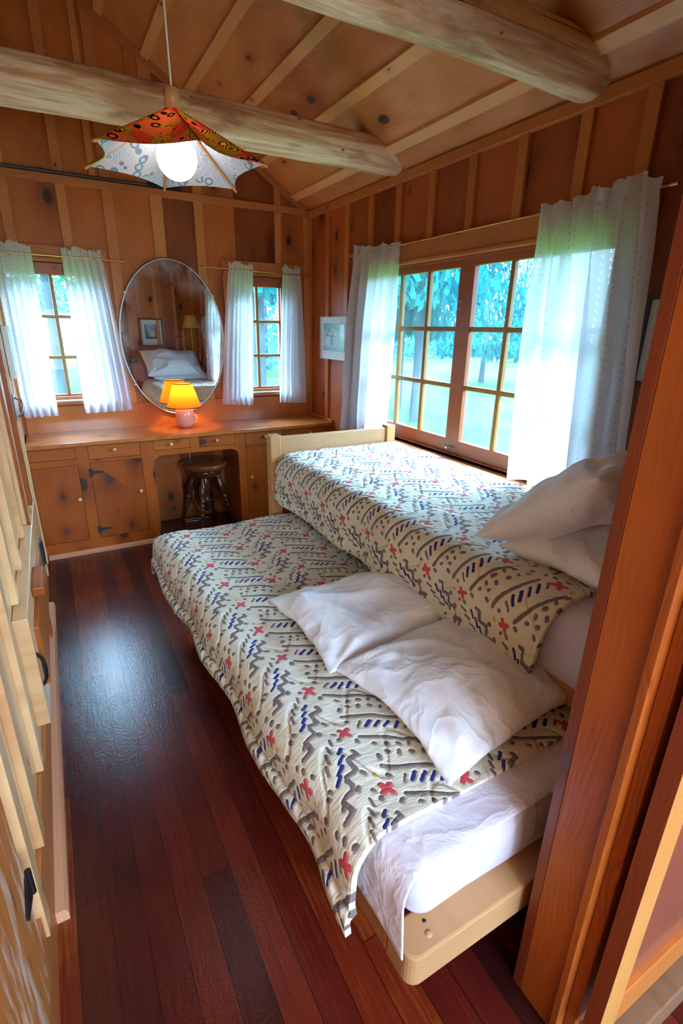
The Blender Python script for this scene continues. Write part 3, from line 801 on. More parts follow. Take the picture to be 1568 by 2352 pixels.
mb = MB(); mb.tube([(XR + .022, 2.345, .885), (XR + .005, 2.33, .885), (XR + .004, 2.26, .89), (XR + .022, 2.25, .885)], .003, 6); mb.tube([(XR + .02, 2.30, .885), (XR - .004, 2.30, .885)], .007, 8)
mb.build('catch', M['steel'], w3)

# ---------------------------------------------------------------- log beams
def log_beam(y, z, r0, r1, label, seed):
    mb = MB(); n = 60; seg = 40; vs = []
    for i in range(n + 1):
        f = i / n; x = -.35 + f * (XR - .005 + .35)
        r = r0 + (r1 - r0) * f
        if f > .96: r *= 1 - .14 * ((f - .96) / .04) ** 2
        for k in range(seg):
            an = 2 * math.pi * k / seg
            rr = r * (1 + .05 * nz(x * 1.3 + seed, math.cos(an) * .8, math.sin(an) * .8) + .018 * nz(x * 9, math.cos(an) * 4 + seed, math.sin(an) * 4))
            vs.append((x, y + rr * math.cos(an) + .012 * nz(x, seed), z + rr * math.sin(an) + .012 * nz(x, seed + 9)))
    fs = [(i * seg + k, i * seg + (k + 1) % seg, (i + 1) * seg + (k + 1) % seg, (i + 1) * seg + k) for i in range(n) for k in range(seg)]
    mb.add(vs, fs, .4, True); mb.add(vs[-seg:], [tuple(range(seg))[::-1]], .4); mb.add(vs[:seg], [tuple(range(seg))], .4)
    o = mb.build('log_beam', M['log']); tag(o, label, 'beam', 'peeled log tie beams'); return o


far_log = log_beam(2.93, 2.5, .102, .090, 'peeled pine log beam behind the pendant lamp, the farther of the two', 3)
near_log = log_beam(1.62, 2.485, .084, .098, 'thick peeled pine log beam nearest the viewer at the top of the picture', 11)
# long drying cracks in the logs are part of each log
def crack(parent, y, z, r, a0, x0, x1, sd):
    mb = MB(); pts = []
    for i in range(30):
        f = i / 29; x = x0 + (x1 - x0) * f; a = a0 + .10 * nz(x * 2, sd) + .08 * f
        pts.append((x, y + math.cos(a) * r, z + math.sin(a) * r))
    mb.tube(pts, [.0004 + .0022 * math.sin(math.pi * i / 29) for i in range(30)], 6); mb.build('crack', simple('crack_dark', rgb(60, 36, 24), .9), parent)


crack(near_log, 1.62, 2.485, .094, math.radians(182), .6, 1.96, 4)
crack(near_log, 1.62, 2.485, .094, math.radians(150), 1.0, 1.99, 8)

# conduit lying along the trim of the gable
cd = thing('conduit', 'thin dark grey conduit running along the top of the back wall trim', 'conduit', (-.2, YB - .03, 2.445))
mb = MB(); mb.tube([(XL, YB - .02, 2.452), (.78, YB - .02, 2.452)], .011, 10); mb.build('tube', M['grey_tube'], cd)
mb = MB(); mb.box(.78, 1.0, YB - .034, YB - .001, 2.441, 2.475); mb.build('junction_box', M['black'], cd, bevel=.003)
mb = MB(); mb.tube([(.13, YB - .02, 2.452), (.15, YB - .02, 2.452)], .0135, 10); mb.build('coupling', M['grey_tube'], cd)

# ---------------------------------------------------------------- desk cabinets
def knob(parent, x, z, y=YC, r=.0135):
    mb = MB(); mb.lathe([(.006, 0), (.006, .008), (r * .8, .012), (r, .019), (r * .85, .025), (r * .45, .0285), (0, .029)], (x, y - .0005, z), (0, -1, 0), 16)
    mb.build('knob', M['knob'], parent)


def door_leaf(parent, name, x0, x1, z0, z1, kn=None, mat='cab_z', hinges=()):
    g = .0022; mb = MB(); mb.box(x0 + g, x1 - g, YC + .0005, YC + .02, z0 + g, z1 - g)
    o = mb.build(name, M[mat], parent, bevel=.0015)
    if kn: knob(o, *kn)
    for hz in hinges:
        mb = MB(); mb.box(x0 - .012, x0 + .010, YC - .006, YC + .0004, hz - .028, hz + .028)
        mb.prism([(x0 + .010, hz - .012), (x0 + .075, hz - .006), (x0 + .082, hz), (x0 + .075, hz + .006), (x0 + .010, hz + .012)], (YC - .005, YC + .0004), 'y')
        mb.build('hinge', M['black'], o, bevel=.001)
    return o


def face(mb, x0, x1, z0, z1, holes):
    """a face frame: rectangle minus holes, cut into strips"""
    xs = sorted({x0, x1} | {h for q in holes for h in q[:2]})
    for a, b in zip(xs[:-1], xs[1:]):
        mid = (a + b) / 2; z = z0
        for q in sorted([q for q in holes if q[0] < mid < q[1]], key=lambda q: q[2]):
            if q[2] > z: mb.box(a, b, YC, YC + .02, z, q[2], .35)
            z = q[3]
        if z1 > z: mb.box(a, b, YC, YC + .02, z, z1, .35)


cl = thing('desk_cabinet', 'knotty pine base cabinet with two doors and black hinges, left of the stool', 'cabinet', (.17, YC + .2, 0), 'built-in desk cabinets')
hl = [(-.212, .064, .690, .768), (.138, .474, .675, .772), (-.212, .066, .102, .648), (.138, .476, .100, .655)]
mb = MB(); face(mb, XL + .015, .541, .03, .778, hl); mb.box(XL + .015, .541, YC + .03, YB - .001, .02, .76, .8); mb.build('body', M['cab_z'], cl)
mb = MB(); mb.box(.541, .5555, YC, YB - .001, .0, .66, .4); mb.build('side_panel', M['cab_y'], cl)
door_leaf(cl, 'drawer', *hl[0], mat='cab_x'); door_leaf(cl, 'drawer', *hl[1], kn=(.304, .736), mat='cab_x')
door_leaf(cl, 'door', *hl[2], kn=(.044, .41)); door_leaf(cl, 'door', *hl[3], kn=(.443, .418), hinges=(.585, .165))
cr_ = thing('desk_cabinet', 'knotty pine base cabinet to the right of the stool, partly behind the bed headboard', 'cabinet', (1.6, YC + .2, 0), 'built-in desk cabinets')
hr = [(1.252, 1.570, .667, .776), (1.638, 1.975, .667, .774), (1.253, 1.570, .113, .652), (1.638, 1.975, .113, .652)]
mb = MB(); face(mb, 1.19, XR, .03, .778, hr); mb.box(1.21, XR, YC + .03, YB - .001, .02, .76, .8); mb.build('body', M['cab_z'], cr_)
mb = MB(); mb.box(1.189, 1.2095, YC + .0201, YB - .001, .0, .66, .4); mb.build('side_panel', M['cab_y'], cr_)
door_leaf(cr_, 'drawer', *hr[0], kn=(1.409, .735), mat='cab_x'); door_leaf(cr_, 'drawer', *hr[1], kn=(1.806, .73), mat='cab_x')
door_leaf(cr_, 'door', *hr[2], kn=(1.283, .418)); door_leaf(cr_, 'door', *hr[3], kn=(1.94, .42))
ap = thing('desk_apron', 'pine apron with two small drawers spanning the kneehole over the stool', 'drawer unit', (.865, YC + .2, .66))
mb = MB(); ha = [(.562, .822, .697, .771), (.893, 1.172, .692, .773)]
face(mb, .541, 1.19, .658, .778, ha)
for sx, x0 in ((1, .5555), (-1, 1.19)):
    pts = [(x0, .659), (x0, .595)] + [(x0 + sx * (.055 - .055 * math.cos(a)), .600 + .055 * math.sin(a)) for a in [math.pi / 2 * i / 8 for i in range(9)]] + [(x0 + sx * .055, .659)]
    mb.prism(pts, (YC, YC + .02), 'y', .35)
mb.box(.56, 1.185, YC + .03, YC + .40, .67, .76, .8)
mb.build('body', M['cab_x'], ap)
door_leaf(ap, 'drawer', *ha[0], kn=(.684, .738), mat='cab_x'); door_leaf(ap, 'drawer', *ha[1], kn=(1.022, .738), mat='cab_x')
mb = MB(); mb.box(XL + .012, XR - .002, YC - .028, YB - .02, .779, .805, .35)
wt = mb.build('worktop', M['counter'], bevel=.003); tag(wt, 'long varnished pine worktop along the back wall under the two windows', 'worktop')
mb = MB(); mb.box(XL + .02, XR - .022, YB - .02, YB, .78, .985, .5); struct(mb.build('trim_10', M['counter'], bevel=.002))
mb = MB(); mb.prism([(YC - .02, .8055), (YC - .02, .83), (YB - .021, .83), (YB - .021, .8055)], (XR - .018, XR - .001), 'x', .5); struct(mb.build('trim_11', M['trim_y'], bevel=.003))
mb = MB(); mb.prism([(YC - .022, 0), (YC - .022, .02), (YC - .012, .03), (YC, .03), (YC, 0)], (XL + .02, .56), 'x'); mb.prism([(YC - .022, 0), (YC - .022, .02), (YC - .012, .03), (YC, .03), (YC, 0)], (1.188, XR - .02), 'x')
struct(mb.build('trim_12', M['pink']))
mb = MB(); mb.box(.56, 1.186, YB - .02, YB, 0, .11, .5); struct(mb.build('baseboard_back', M['trim_x'], bevel=.002))

# ---------------------------------------------------------------- stool
SX, SY = .965, 3.955
st = thing('piano_stool', 'dark turned wood piano stool with round seat tucked under the desk', 'stool', (SX, SY, 0))
mb = MB(); mb.lathe([(0, .532), (.14, .534), (.172, .531), (.184, .522), (.186, .512), (.178, .506), (.181, .498), (.176, .488), (.16, .484), (0, .484)], (SX, SY, 0), seg=48); mb.build('seat', M['stool_seat'], st)
mb = MB(); mb.lathe([(0, .478), (.118, .478), (.128, .47), (.13, .45), (.124, .444), (.127, .436), (.122, .424), (.10, .416), (0, .416)], (SX, SY, 0), seg=40); mb.lathe([(.02, .416), (.02, .49)], (SX, SY, 0), seg=12); mb.build('collar', M['stool'], st)
mb = MB(); mb.lathe([(0, .42), (.026, .418), (.022, .405), (.034, .38), (.040, .34), (.036, .29), (.026, .25), (.024, .235), (.034, .22), (.038, .20), (.034, .182), (.026, .172), (.033, .15), (.026, .13), (.018, .118), (0, .112)], (SX, SY, 0), seg=20); mb.build('centre_post', M['stool'], st)
for an in (-118, -24, 62, 152):
    a = math.radians(an); ca, sa = math.cos(a), math.sin(a)
    top = Vector((SX + ca * .093, SY + sa * .093, .42)); bot = Vector((SX + ca * .205, SY + sa * .205, .035)); L = (bot - top).length
    prof = [(.010, 0), (.017, .01), (.012, .03), (.014, .04), (.022, .075), (.025, .11), (.020, .15), (.013, .175), (.020, .185), (.021, .2), (.014, .212), (.019, .222), (.019, .235), (.012, .25), (.018, .262), (.018, .275), (.011, .29), (.016, .30), (.012, .315), (.009, .35), (.008, L)]
    prof = [(p * 1.18, q) for p, q in prof]
    mb = MB(); mb.lathe(prof, top, bot - top, 14); lg = mb.build('leg', M['stool'], st)
    mb = MB(); c = Vector((SX + ca * .208, SY + sa * .208, .02)); mb.lathe([(0, -.019), (.012, -.015), (.018, 0), (.012, .015), (0, .019)], c, (0, 0, 1), 12)
    for q in (-50, 0, 50):
        b2 = a + math.radians(q); mb.tube([bot + Vector((0, 0, .012)), c + Vector((math.cos(b2) * .018, math.sin(b2) * .018, .012)), c + Vector((math.cos(b2) * .021, math.sin(b2) * .021, -.006))], .0045, 6)
    mb.build('claw_foot', M['black'], lg)
    p0 = Vector((SX + ca * .024, SY + sa * .024, .205)); p1 = Vector((SX + ca * .155, SY + sa * .155, .205)); Ls = (p1 - p0).length
    mb = MB(); mb.lathe([(.007, 0), (.011, .012), (.007, .022), (.012, .034), (.008, .046), (.013, .062), (.008, .078), (.012, .09), (.007, .102), (.010, .116), (.007, Ls)], p0, p1 - p0, 10); mb.build('stretcher', M['stool'], st)

# ---------------------------------------------------------------- mirror
mo = thing('oval_mirror', 'large frameless oval mirror with aged silvering leaning on the back wall', 'mirror', (.862, 4.155, 1.445))
YAW = math.radians(.3)
def mir(pr, e=0.0):
    a, b = .375 + e, .55 + e; N = 96; mb = MB(); return a, b, N, mb
a, b, N, mb = mir(0); ring = [(a * math.cos(2 * math.pi * i / N), 0, b * math.sin(2 * math.pi * i / N)) for i in range(N)]
mb.add(ring, [tuple(range(N))], .5)
gl = mb.build('mirror_glass', M['mirror'], mo); gl.location = (0, 0, 0)
mb = MB()
prof = [(.375, -.001), (.379, -.004), (.387, -.003), (.389, .004), (.386, .012), (.37, .012)]
vs = []
for r, h in prof:
    for i in range(N):
        an = 2 * math.pi * i / N; vs.append(((r) * math.cos(an), h, (r + .175) * math.sin(an)))
mb.add(vs, [(j * N + i, j * N + (i + 1) % N, (j + 1) * N + (i + 1) % N, (j + 1) * N + i) for j in range(len(prof) - 1) for i in range(N)], .5, True)
rim = mb.build('rim', M['steel'], mo); rim.location = (0, 0, 0)
for an in (35, 145, 215, 325):
    q = math.radians(an); mb = MB(); cx, cz = .385 * math.cos(q), .56 * math.sin(q); mb.box(cx - .008, cx + .008, -.008, .01, cz - .005, cz + .005); cpo = mb.build('clip', M['white'], mo); cpo.location = (0, 0, 0)
mo.rotation_euler = (0, 0, YAW)

# ---------------------------------------------------------------- table lamp
LX, LY = .860, 4.015
tl = thing('table_lamp', 'small lit lamp with orange cone shade and pink base before the oval mirror', 'lamp', (LX, LY, .805))
def shade_mat(name, c, tr=.6):
    m, t, out = new_mat(name); tc = t.n.new('ShaderNodeTexCoord').outputs['Object']
    col = t.mix(t.noise(tc, 60, 2), c, (c[0] * .9, c[1] * .85, c[2] * .8, 1))
    df = t.n.new('ShaderNodeBsdfDiffuse'); t.l.new(col, df.inputs[0]); tr_ = t.n.new('ShaderNodeBsdfTranslucent'); t.l.new(col, tr_.inputs[0])
    a = t.n.new('ShaderNodeMixShader'); a.inputs[0].default_value = tr; t.l.new(df.outputs[0], a.inputs[1]); t.l.new(tr_.outputs[0], a.inputs[2]); t.l.new(a.outputs[0], out.inputs[0]); return m
mb = MB(); z0 = .8055
mb.lathe([(0, 0), (.045, 0), (.052, .004), (.064, .03), (.070, .065), (.071, .095), (.066, .125), (.055, .142), (.03, .15), (.012, .152), (.010, .17), (0, .17)], (LX, LY, z0), seg=40)
mb.build('base', simple('pink_ceramic', rgb(226, 168, 150), .25, coat=.4), tl)
mb = MB(); mb.lathe([(.128, .962), (.070, 1.136)], (LX, LY, 0), seg=48); sh = mb.build('lamp_shade', shade_mat('orange_shade', rgb(224, 112, 30)), tl)
mb = MB(); mb.lathe([(.1275, .959), (.1295, .959), (.1295, .965), (.1275, .965), (.1275, .959)], (LX, LY, 0), seg=48); rb = simple('brown_ribbon', rgb(84, 56, 26), .8); mb.build('trim_ring', rb, sh)
mb = MB(); mb.lathe([(.0695, 1.132), (.0715, 1.132), (.0715, 1.138), (.0695, 1.138), (.0695, 1.132)], (LX, LY, 0), seg=48); mb.build('trim_ring', rb, sh)
bulb_m, t, out = new_mat('warm_bulb'); em = t.n.new('ShaderNodeEmission'); em.inputs[0].default_value = (1, .62, .28, 1); em.inputs[1].default_value = 12; t.l.new(em.outputs[0], out.inputs[0])
mb = MB(); mb.lathe([(0, .975), (.012, .978), (.022, .995), (.03, 1.02), (.024, 1.045), (0, 1.055)], (LX, LY, 0), seg=16); mb.build('bulb', bulb_m, tl)
mb = MB(); mb.tube([(LX + .064, LY + .01, .83), (LX + .09, LY + .02, .845), (LX + .10, LY + .04, .87), (LX + .09, LY + .07, .89), (LX + .07, LY + .10, .86), (LX + .06, LY + .12, .825)], .0028, 8); mb.build('cord', M['white'], tl)
light('table_lamp_light', 'POINT', (LX, LY, 1.085), 3.8, (1.0, .60, .24), size=.02)
cb = MB(); cb.tube([(.905, YB - .03, .66), (.90, YB - .03, .50), (.915, YB - .03, .35), (.90, YB - .04, .18), (.93, YB - .06, .09), (.96, YB - .12, .03), (.90, YB - .16, .008), (.80, YB - .14, .008), (.78, YB - .1, .008), (.90, YB - .1, .008), (1.0, YB - .13, .01)], .0035, 8)
tag(cb.build('lamp_cord', M['white']), 'white electric cord hanging down and curling on the floor behind the stool', 'cord')

# ---------------------------------------------------------------- pendant lamp
PX, PY, PZ = .479, 2.012, 2.05
pl = thing('pendant_lamp', 'hexagonal batik cloth pendant lamp with a lit round bulb hanging from the ceiling', 'lamp', (PX, PY, PZ))
angs = [math.radians(a) for a in (-91, -150, 150, 87, 34, -40)]
order = sorted(range(6), key=lambda i: angs[i]); angs = [angs[i] for i in order]
RAD = .31; APZ = 2.222
def batik():
    m, t, out = new_mat('batik_cloth')
    tc = t.n.new('ShaderNodeTexCoord').outputs['Object']; geo = t.n.new('ShaderNodeNewGeometry')
    w = t.vm('ADD', t.vm('MULTIPLY', tc, (1, 1, 1.6)), t.vm('SCALE', t.noise(tc, 9, 2, out=1), scale=.05))
    d, c = t.vor(w, 13.0)
    rings = t.m('SINE', t.m('MULTIPLY', d, 85.0))
    sel = t.sep(c)
    n1 = t.noise(tc, 7.5, 2)
    pat = t.m('GREATER_THAN', rings, .05)
    colA = t.mix(pat, rgb(34, 22, 20), rgb(222, 150, 32))
    d2, c2 = t.vor(t.vm('MULTIPLY', tc, (1, 1, 1)), 26.0); hexa = t.m('GREATER_THAN', t.m('ABSOLUTE', t.m('SUBTRACT', d2, .33)), .09)
    colB = t.mix(hexa, rgb(30, 20, 20), rgb(214, 84, 36))
    colC = t.mix(t.m('GREATER_THAN', t.m('SINE', t.m('MULTIPLY', t.vm('DOT_PRODUCT', tc, (1, 1, .6)), 320.0)), .4), rgb(212, 62, 30), rgb(168, 40, 28))
    out_c = t.mix(t.m('GREATER_THAN', n1, .53), colA, colC); out_c = t.mix(t.m('GREATER_THAN', sel[0], .72), out_c, colB)
    pale = t.mix(.62, t.mix(t.m('GREATER_THAN', rings, .1), rgb(90, 128, 160), rgb(232, 232, 238)), rgb(226, 226, 236))
    pale2 = t.mix(t.m('GREATER_THAN', sel[0], .6), pale, t.mix(hexa, rgb(128, 156, 180), rgb(222, 214, 218)))
    col = t.mix(geo.outputs['Backfacing'], out_c, pale2)
    df = t.n.new('ShaderNodeBsdfDiffuse'); t.l.new(col, df.inputs[0]); tr_ = t.n.new('ShaderNodeBsdfTranslucent'); t.l.new(out_c, tr_.inputs[0])
    a = t.n.new('ShaderNodeMixShader'); a.inputs[0].default_value = .3; t.l.new(df.outputs[0], a.inputs[1]); t.l.new(tr_.outputs[0], a.inputs[2]); t.l.new(a.outputs[0], out.inputs[0]); return m
mb = MB()
for i in range(6):
    a0, a1 = angs[i], angs[(i + 1) % 6]
    if a1 < a0: a1 += 2 * math.pi
    p0 = Vector((math.cos(a0) * RAD, math.sin(a0) * RAD, PZ - APZ)); p1 = Vector((math.cos(a1) * RAD, math.sin(a1) * RAD, PZ - APZ))
    ap_ = Vector((0, 0, 0))
    def fn(u, v, p0=p0, p1=p1):
        e = p0.lerp(p1, u); sc = 1 - .16 * 4 * u * (1 - u) * v
        tt = .055 + .945 * v; q = e * tt * sc
        q.z = e.z * tt - .012 * 4 * u * (1 - u) * math.sin(math.pi * v)
        return (PX + q.x, PY + q.y, APZ + q.z)
    mb.grid(10, 12, fn, flip=True)
shd = mb.build('lamp_shade', batik(), pl)
for i in range(6):
    a0 = angs[i]; mb = MB(); mb.tube([(PX + math.cos(a0) * .02, PY + math.sin(a0) * .02, APZ - .022), (PX + math.cos(a0) * (RAD + .004), PY + math.sin(a0) * (RAD + .004), PZ - .008)], .0045, 8); mb.build('rib', simple('bamboo_rib', rgb(206, 140, 76), .4), pl)
mb = MB(); mb.lathe([(0, -.012), (.026, -.012), (.026, .042), (.020, .046), (0, .046)], (PX, PY, APZ), seg=24); mb.build('cap', M['bed_z'], pl)
mb = MB(); mb.tube([(PX, PY, APZ + .045), (PX - .002, PY, APZ + .3), (PX, PY, zc(PX) - .0)], .0032, 8); mb.build('cord', M['white'], pl)
bm, t, out = new_mat('lit_globe'); em = t.n.new('ShaderNodeEmission'); em.inputs[0].default_value = (.93, 1.0, .97, 1); em.inputs[1].default_value = 4.0; t.l.new(em.outputs[0], out.inputs[0])
mb = MB(); R_ = .066; zc_ = 2.076
mb.lathe([(0, zc_ - R_)] + [(R_ * math.sin(k * math.pi / 14), zc_ - R_ * math.cos(k * math.pi / 14)) for k in range(1, 13)] + [(.02, zc_ + .068), (.018, zc_ + .10), (0, zc_ + .10)], (PX, PY, 0), seg=32); mb.build('bulb', bm, pl)

# ---------------------------------------------------------------- curtains
def curtain(name, label, group, axis, off, tl_, tr_, bl_, br_, ztl, ztr, zbl, zbr, rodz, folds, sign, seed, amp=.022):
    """hangs in the plane axis = off; tl/tr/bl/br give the along-wall positions of its corners"""
    NU, NV = 120, 60; mb = MB(); wid = max(abs(tr_ - tl_), abs(br_ - bl_)) * 1.25; hgt = ztl - zbl
    def fn(u, v):
        top = ztl + (ztr - ztl) * u; bot = zbl + (zbr - zbl) * u
        z = top + (bot - top) * v
        hd = max(0, (z - rodz) / .05)
        if hd > 0: z += (.030 * nz(u * 9 + seed, .3) + .012 * nz(u * 27, seed)) * min(hd, 1)
        rv = max(0.0, (rodz - z) / (rodz - min(zbl, zbr)))
        wu = u + .018 * math.sin(2 * math.pi * folds * u * 1.3 + seed)
        e = rv ** .8
        s = (tl_ + (tr_ - tl_) * wu) * (1 - e) + (bl_ + (br_ - bl_) * (u + .01 * nz(u * 6, v * 3 + seed))) * e
        pinch = min(1, abs(z - rodz) / .03)
        A = amp * (.35 + .75 * min(1, rv * 3)) * (.25 + .75 * pinch)
        ph = 2 * math.pi * folds * (u + .05 * nz(u * 3 + seed, v * .8)) + seed
        d = A * math.sin(ph) + A * .35 * math.sin(ph * 1.7 + 1) * (1 - .5 * rv) + .010 * nz(u * 5, v * 4, seed) * rv
        gather = .0035 * math.sin(2 * math.pi * folds * 3.1 * u + seed) * math.exp(-rv * 14)
        if z > rodz: gather = .013 * math.sin(2 * math.pi * folds * 1.6 * u + seed * 2 + 2 * nz(u * 7, seed)) * min(1, hd)
        d = sign * (d + gather)
        return (s, off + d, z) if axis == 'y' else (off + d, s, z)
    mb.grid(NU, NV, fn, lambda u, v: (u * wid, v * hgt))
    o = mb.build(name, M['curtain']); tag(o, label, 'curtain', group); return o


G = 'white dotted curtains'
yk = YB - .095
curtain('curtain', 'leftmost white dotted curtain, left of the window left of the mirror', G, 'y', yk, -.212, .012, -.205, .005, 2.02, 2.015, .93, .935, 1.965, 5, 1, 1.0, .018)
curtain('curtain', 'white dotted curtain flaring between the left window and the oval mirror', G, 'y', yk, .175, .415, .175, .505, 2.012, 2.01, .94, .945, 1.962, 6, 1, 2.3, .020)
curtain('curtain', 'white dotted curtain just right of the oval mirror', G, 'y', yk, 1.297, 1.49, 1.184, 1.446, 2.003, 2.0, .95, .93, 1.955, 6, 1, 3.1, .018)
curtain('curtain', 'narrow white dotted curtain next to the room corner', G, 'y', yk, 1.74, 1.888, 1.68, 1.934, 2.005, 2.0, .94, .925, 1.952, 5, 1, 4.4, .016)
curtain('curtain', 'white dotted curtain on the left side of the big window, beside the small house print', G, 'x', 1.965, 3.38, 2.82, 3.49, 2.91, 2.075, 2.045, .80, .83, 2.03, 5, -1, 5.2, .024)
curtain('curtain', 'large white dotted curtain on the right side of the big window above the pillows', G, 'x', 1.945, 1.755, 1.245, 1.70, 1.13, 2.055, 2.085, .86, .86, 2.02, 5.5, -1, 6.7, .034)

def rod(label, pts, brk, ax):
    t_ = thing('curtain_rod', label, 'curtain rod', pts[0], 'brass curtain rods')
    mb = MB(); mb.tube(pts, .0045, 10); mb.build('rod', M['brass'], t_)
    for p in (pts[0], pts[-1]):
        mb = MB(); dv = (Vector(pts[-1]) - Vector(pts[0])).normalized(); mb.tube([Vector(p) - dv * .014, Vector(p) + dv * .014], .0065, 10); mb.build('end_cap', M['brass'], t_)
    for b_ in brk:
        mb = MB()
        if ax == 'y': mb.box(b_ - .004, b_ + .004, pts[0][1] - .004, YB, pts[0][2] - .01, pts[0][2] - .004)
        else: mb.box(pts[0][0] - .004, XR, b_ - .004, b_ + .004, pts[0][2] - .01, pts[0][2] - .004)
        mb.build('bracket', M['brass'], t_)
rod('thin brass curtain rod over the left back window', [(XL + .03, yk, 1.962), (.548, yk, 1.957)], (.40,), 'y')
rod('thin brass curtain rod over the small window near the corner', [(1.10, yk, 1.962), (1.975, yk, 1.948)], (1.28, 1.94), 'y')
rod('long brass curtain rod over the big window on the right wall', [(1.965, 1.2, 2.035), (1.97, 3.40, 2.03)], (2.32,), 'x')

# ---------------------------------------------------------------- pictures
def print_mat(name, kind):
    m, t, out = new_mat(name)
    tc = t.n.new('ShaderNodeUVMap'); tc.uv_map = 'UVMap'; s = t.sep(tc.outputs[0]); u, v = s[0], s[1]
    nn = t.noise(tc.outputs[0], 14, 4, .6)
    if kind == 'house':
        base = t.mix(nn, rgb(120, 168, 166), rgb(176, 208, 204))
        sky = t.mix(t.m('GREATER_THAN', v, .72), base, rgb(112, 166, 158))
        gab = t.m('MULTIPLY', t.m('LESS_THAN', t.m('ADD', t.m('ABSOLUTE', t.m('SUBTRACT', u, .32)), t.m('MULTIPLY', t.m('SUBTRACT', v, .55), .62)), .2), t.m('GREATER_THAN', v, .52))
        gab2 = t.m('MULTIPLY', t.m('LESS_THAN', t.m('ADD', t.m('ABSOLUTE', t.m('SUBTRACT', u, .32)), t.m('MULTIPLY', t.m('SUBTRACT', v, .55), .62)), .14), t.m('GREATER_THAN', v, .57))
        roof = t.m('MULTIPLY', t.m('MULTIPLY', t.m('GREATER_THAN', u, .32), t.m('LESS_THAN', v, t.m('SUBTRACT', .98, t.m('MULTIPLY', u, .38)))), t.m('GREATER_THAN', v, .55))
        col = t.mix(roof, sky, rgb(168, 206, 200)); col = t.mix(gab, col, rgb(92, 132, 136)); col = t.mix(gab2, col, rgb(164, 198, 196))
        door = t.m('MULTIPLY', t.m('LESS_THAN', t.m('ABSOLUTE', t.m('SUBTRACT', u, .40)), .06), t.m('MULTIPLY', t.m('LESS_THAN', v, .55), t.m('GREATER_THAN', v, .2)))
        col = t.mix(door, col, rgb(96, 140, 146))
        wall = t.m('MULTIPLY', t.m('LESS_THAN', t.m('ABSOLUTE', t.m('SUBTRACT', u, .22)), .1), t.m('MULTIPLY', t.m('LESS_THAN', v, .52), t.m('GREATER_THAN', v, .2)))
        col = t.mix(wall, col, rgb(186, 212, 210)); col = t.mix(t.m('LESS_THAN', v, .16), col, t.mix(nn, rgb(90, 130, 134), rgb(150, 190, 186)))
    elif kind == 'street':
        col = t.mix(t.rng(nn, .4, .6, 0, 1), rgb(70, 130, 196), rgb(200, 224, 238))
        bl = t.m('MAXIMUM', t.m('LESS_THAN', u, t.m('ADD', .12, t.m('MULTIPLY', t.m('SUBTRACT', 1.0, v), .25))), t.m('GREATER_THAN', u, t.m('SUBTRACT', .95, t.m('MULTIPLY', t.m('SUBTRACT', 1.0, v), .3))))
        col = t.mix(bl, col, t.mix(nn, rgb(50, 56, 66), rgb(120, 130, 134)))
        mid = t.m('MULTIPLY', t.m('LESS_THAN', t.m('ABSOLUTE', t.m('SUBTRACT', u, .38)), .16), t.m('LESS_THAN', v, .6)); col = t.mix(mid, col, rgb(222, 200, 164))
        rf = t.m('MULTIPLY', t.m('LESS_THAN', t.m('ABSOLUTE', t.m('SUBTRACT', u, .36)), .15), t.m('LESS_THAN', t.m('ABSOLUTE', t.m('SUBTRACT', v, .64)), .05)); col = t.mix(rf, col, rgb(206, 88, 62))
        col = t.mix(t.m('LESS_THAN', v, .14), col, rgb(60, 64, 70))
    elif kind == 'swan':
        col = t.mix(t.rng(t.noise(tc.outputs[0], 3.2, 2, dist=1.2), .5, .56, 0, 1), rgb(12, 16, 24), rgb(84, 150, 180))
    else:
        col = t.mix(t.m('MULTIPLY', t.m('LESS_THAN', v, .62), t.rng(nn, .3, .6, 1, .4)), rgb(206, 222, 216), rgb(46, 92, 140))
        col = t.mix(t.m('LESS_THAN', t.m('ABSOLUTE', t.m('SUBTRACT', v, .6)), .03), col, rgb(96, 52, 44))
    principled(t, out, col, .25, coat=.6, coat_rough=.05); return m


def picture(label, axis, off, a0, a1, z0, z1, fw, mat_w, fm, mm, pm, sgn, th=.02):
    c = (off, (a0 + a1) / 2, z0) if axis == 'x' else ((a0 + a1) / 2, off, z0)
    t_ = thing('framed_picture', label, 'picture', c)
    mb = MB(); frame_box(mb, axis, off, a0, a1, z0, z1, fw, min(0, sgn * th), max(0, sgn * th)); mb.build('frame', fm, t_, bevel=.002)
    def quad(name, e, ez0, ez1, mat, depth):
        b0, b1, c0, c1 = a0 + e, a1 - e, z0 + ez0, z1 - ez1
        mb = MB(); o2 = off + sgn * depth
        if axis == 'x': pts = [(o2, b0, c0), (o2, b1, c0), (o2, b1, c1), (o2, b0, c1)]
        else: pts = [(b0, o2, c0), (b1, o2, c0), (b1, o2, c1), (b0, o2, c1)]
        flipu = (axis == 'x' and sgn < 0) or (axis == 'y' and sgn > 0)
        uv = [(1, 0), (0, 0), (0, 1), (1, 1)] if flipu else [(0, 0), (1, 0), (1, 1), (0, 1)]
        back = [((p[0] - sgn * .003, p[1], p[2]) if axis == 'x' else (p[0], p[1] - sgn * .003, p[2])) for p in pts]
        mb.add(pts, [(0, 1, 2, 3)], .5, False, uv); mb.add(pts + back, [(4, 7, 6, 5), (0, 4, 5, 1), (1, 5, 6, 2), (2, 6, 7, 3), (3, 7, 4, 0)], .5)
        mb.build(name, mat, t_)
    quad('mat_board', fw * .9, fw * .9, fw * .9, mm, th * .55)
    quad('print', fw + mat_w, fw + mat_w * 1.35, fw + mat_w, pm, th * .62)
    return t_


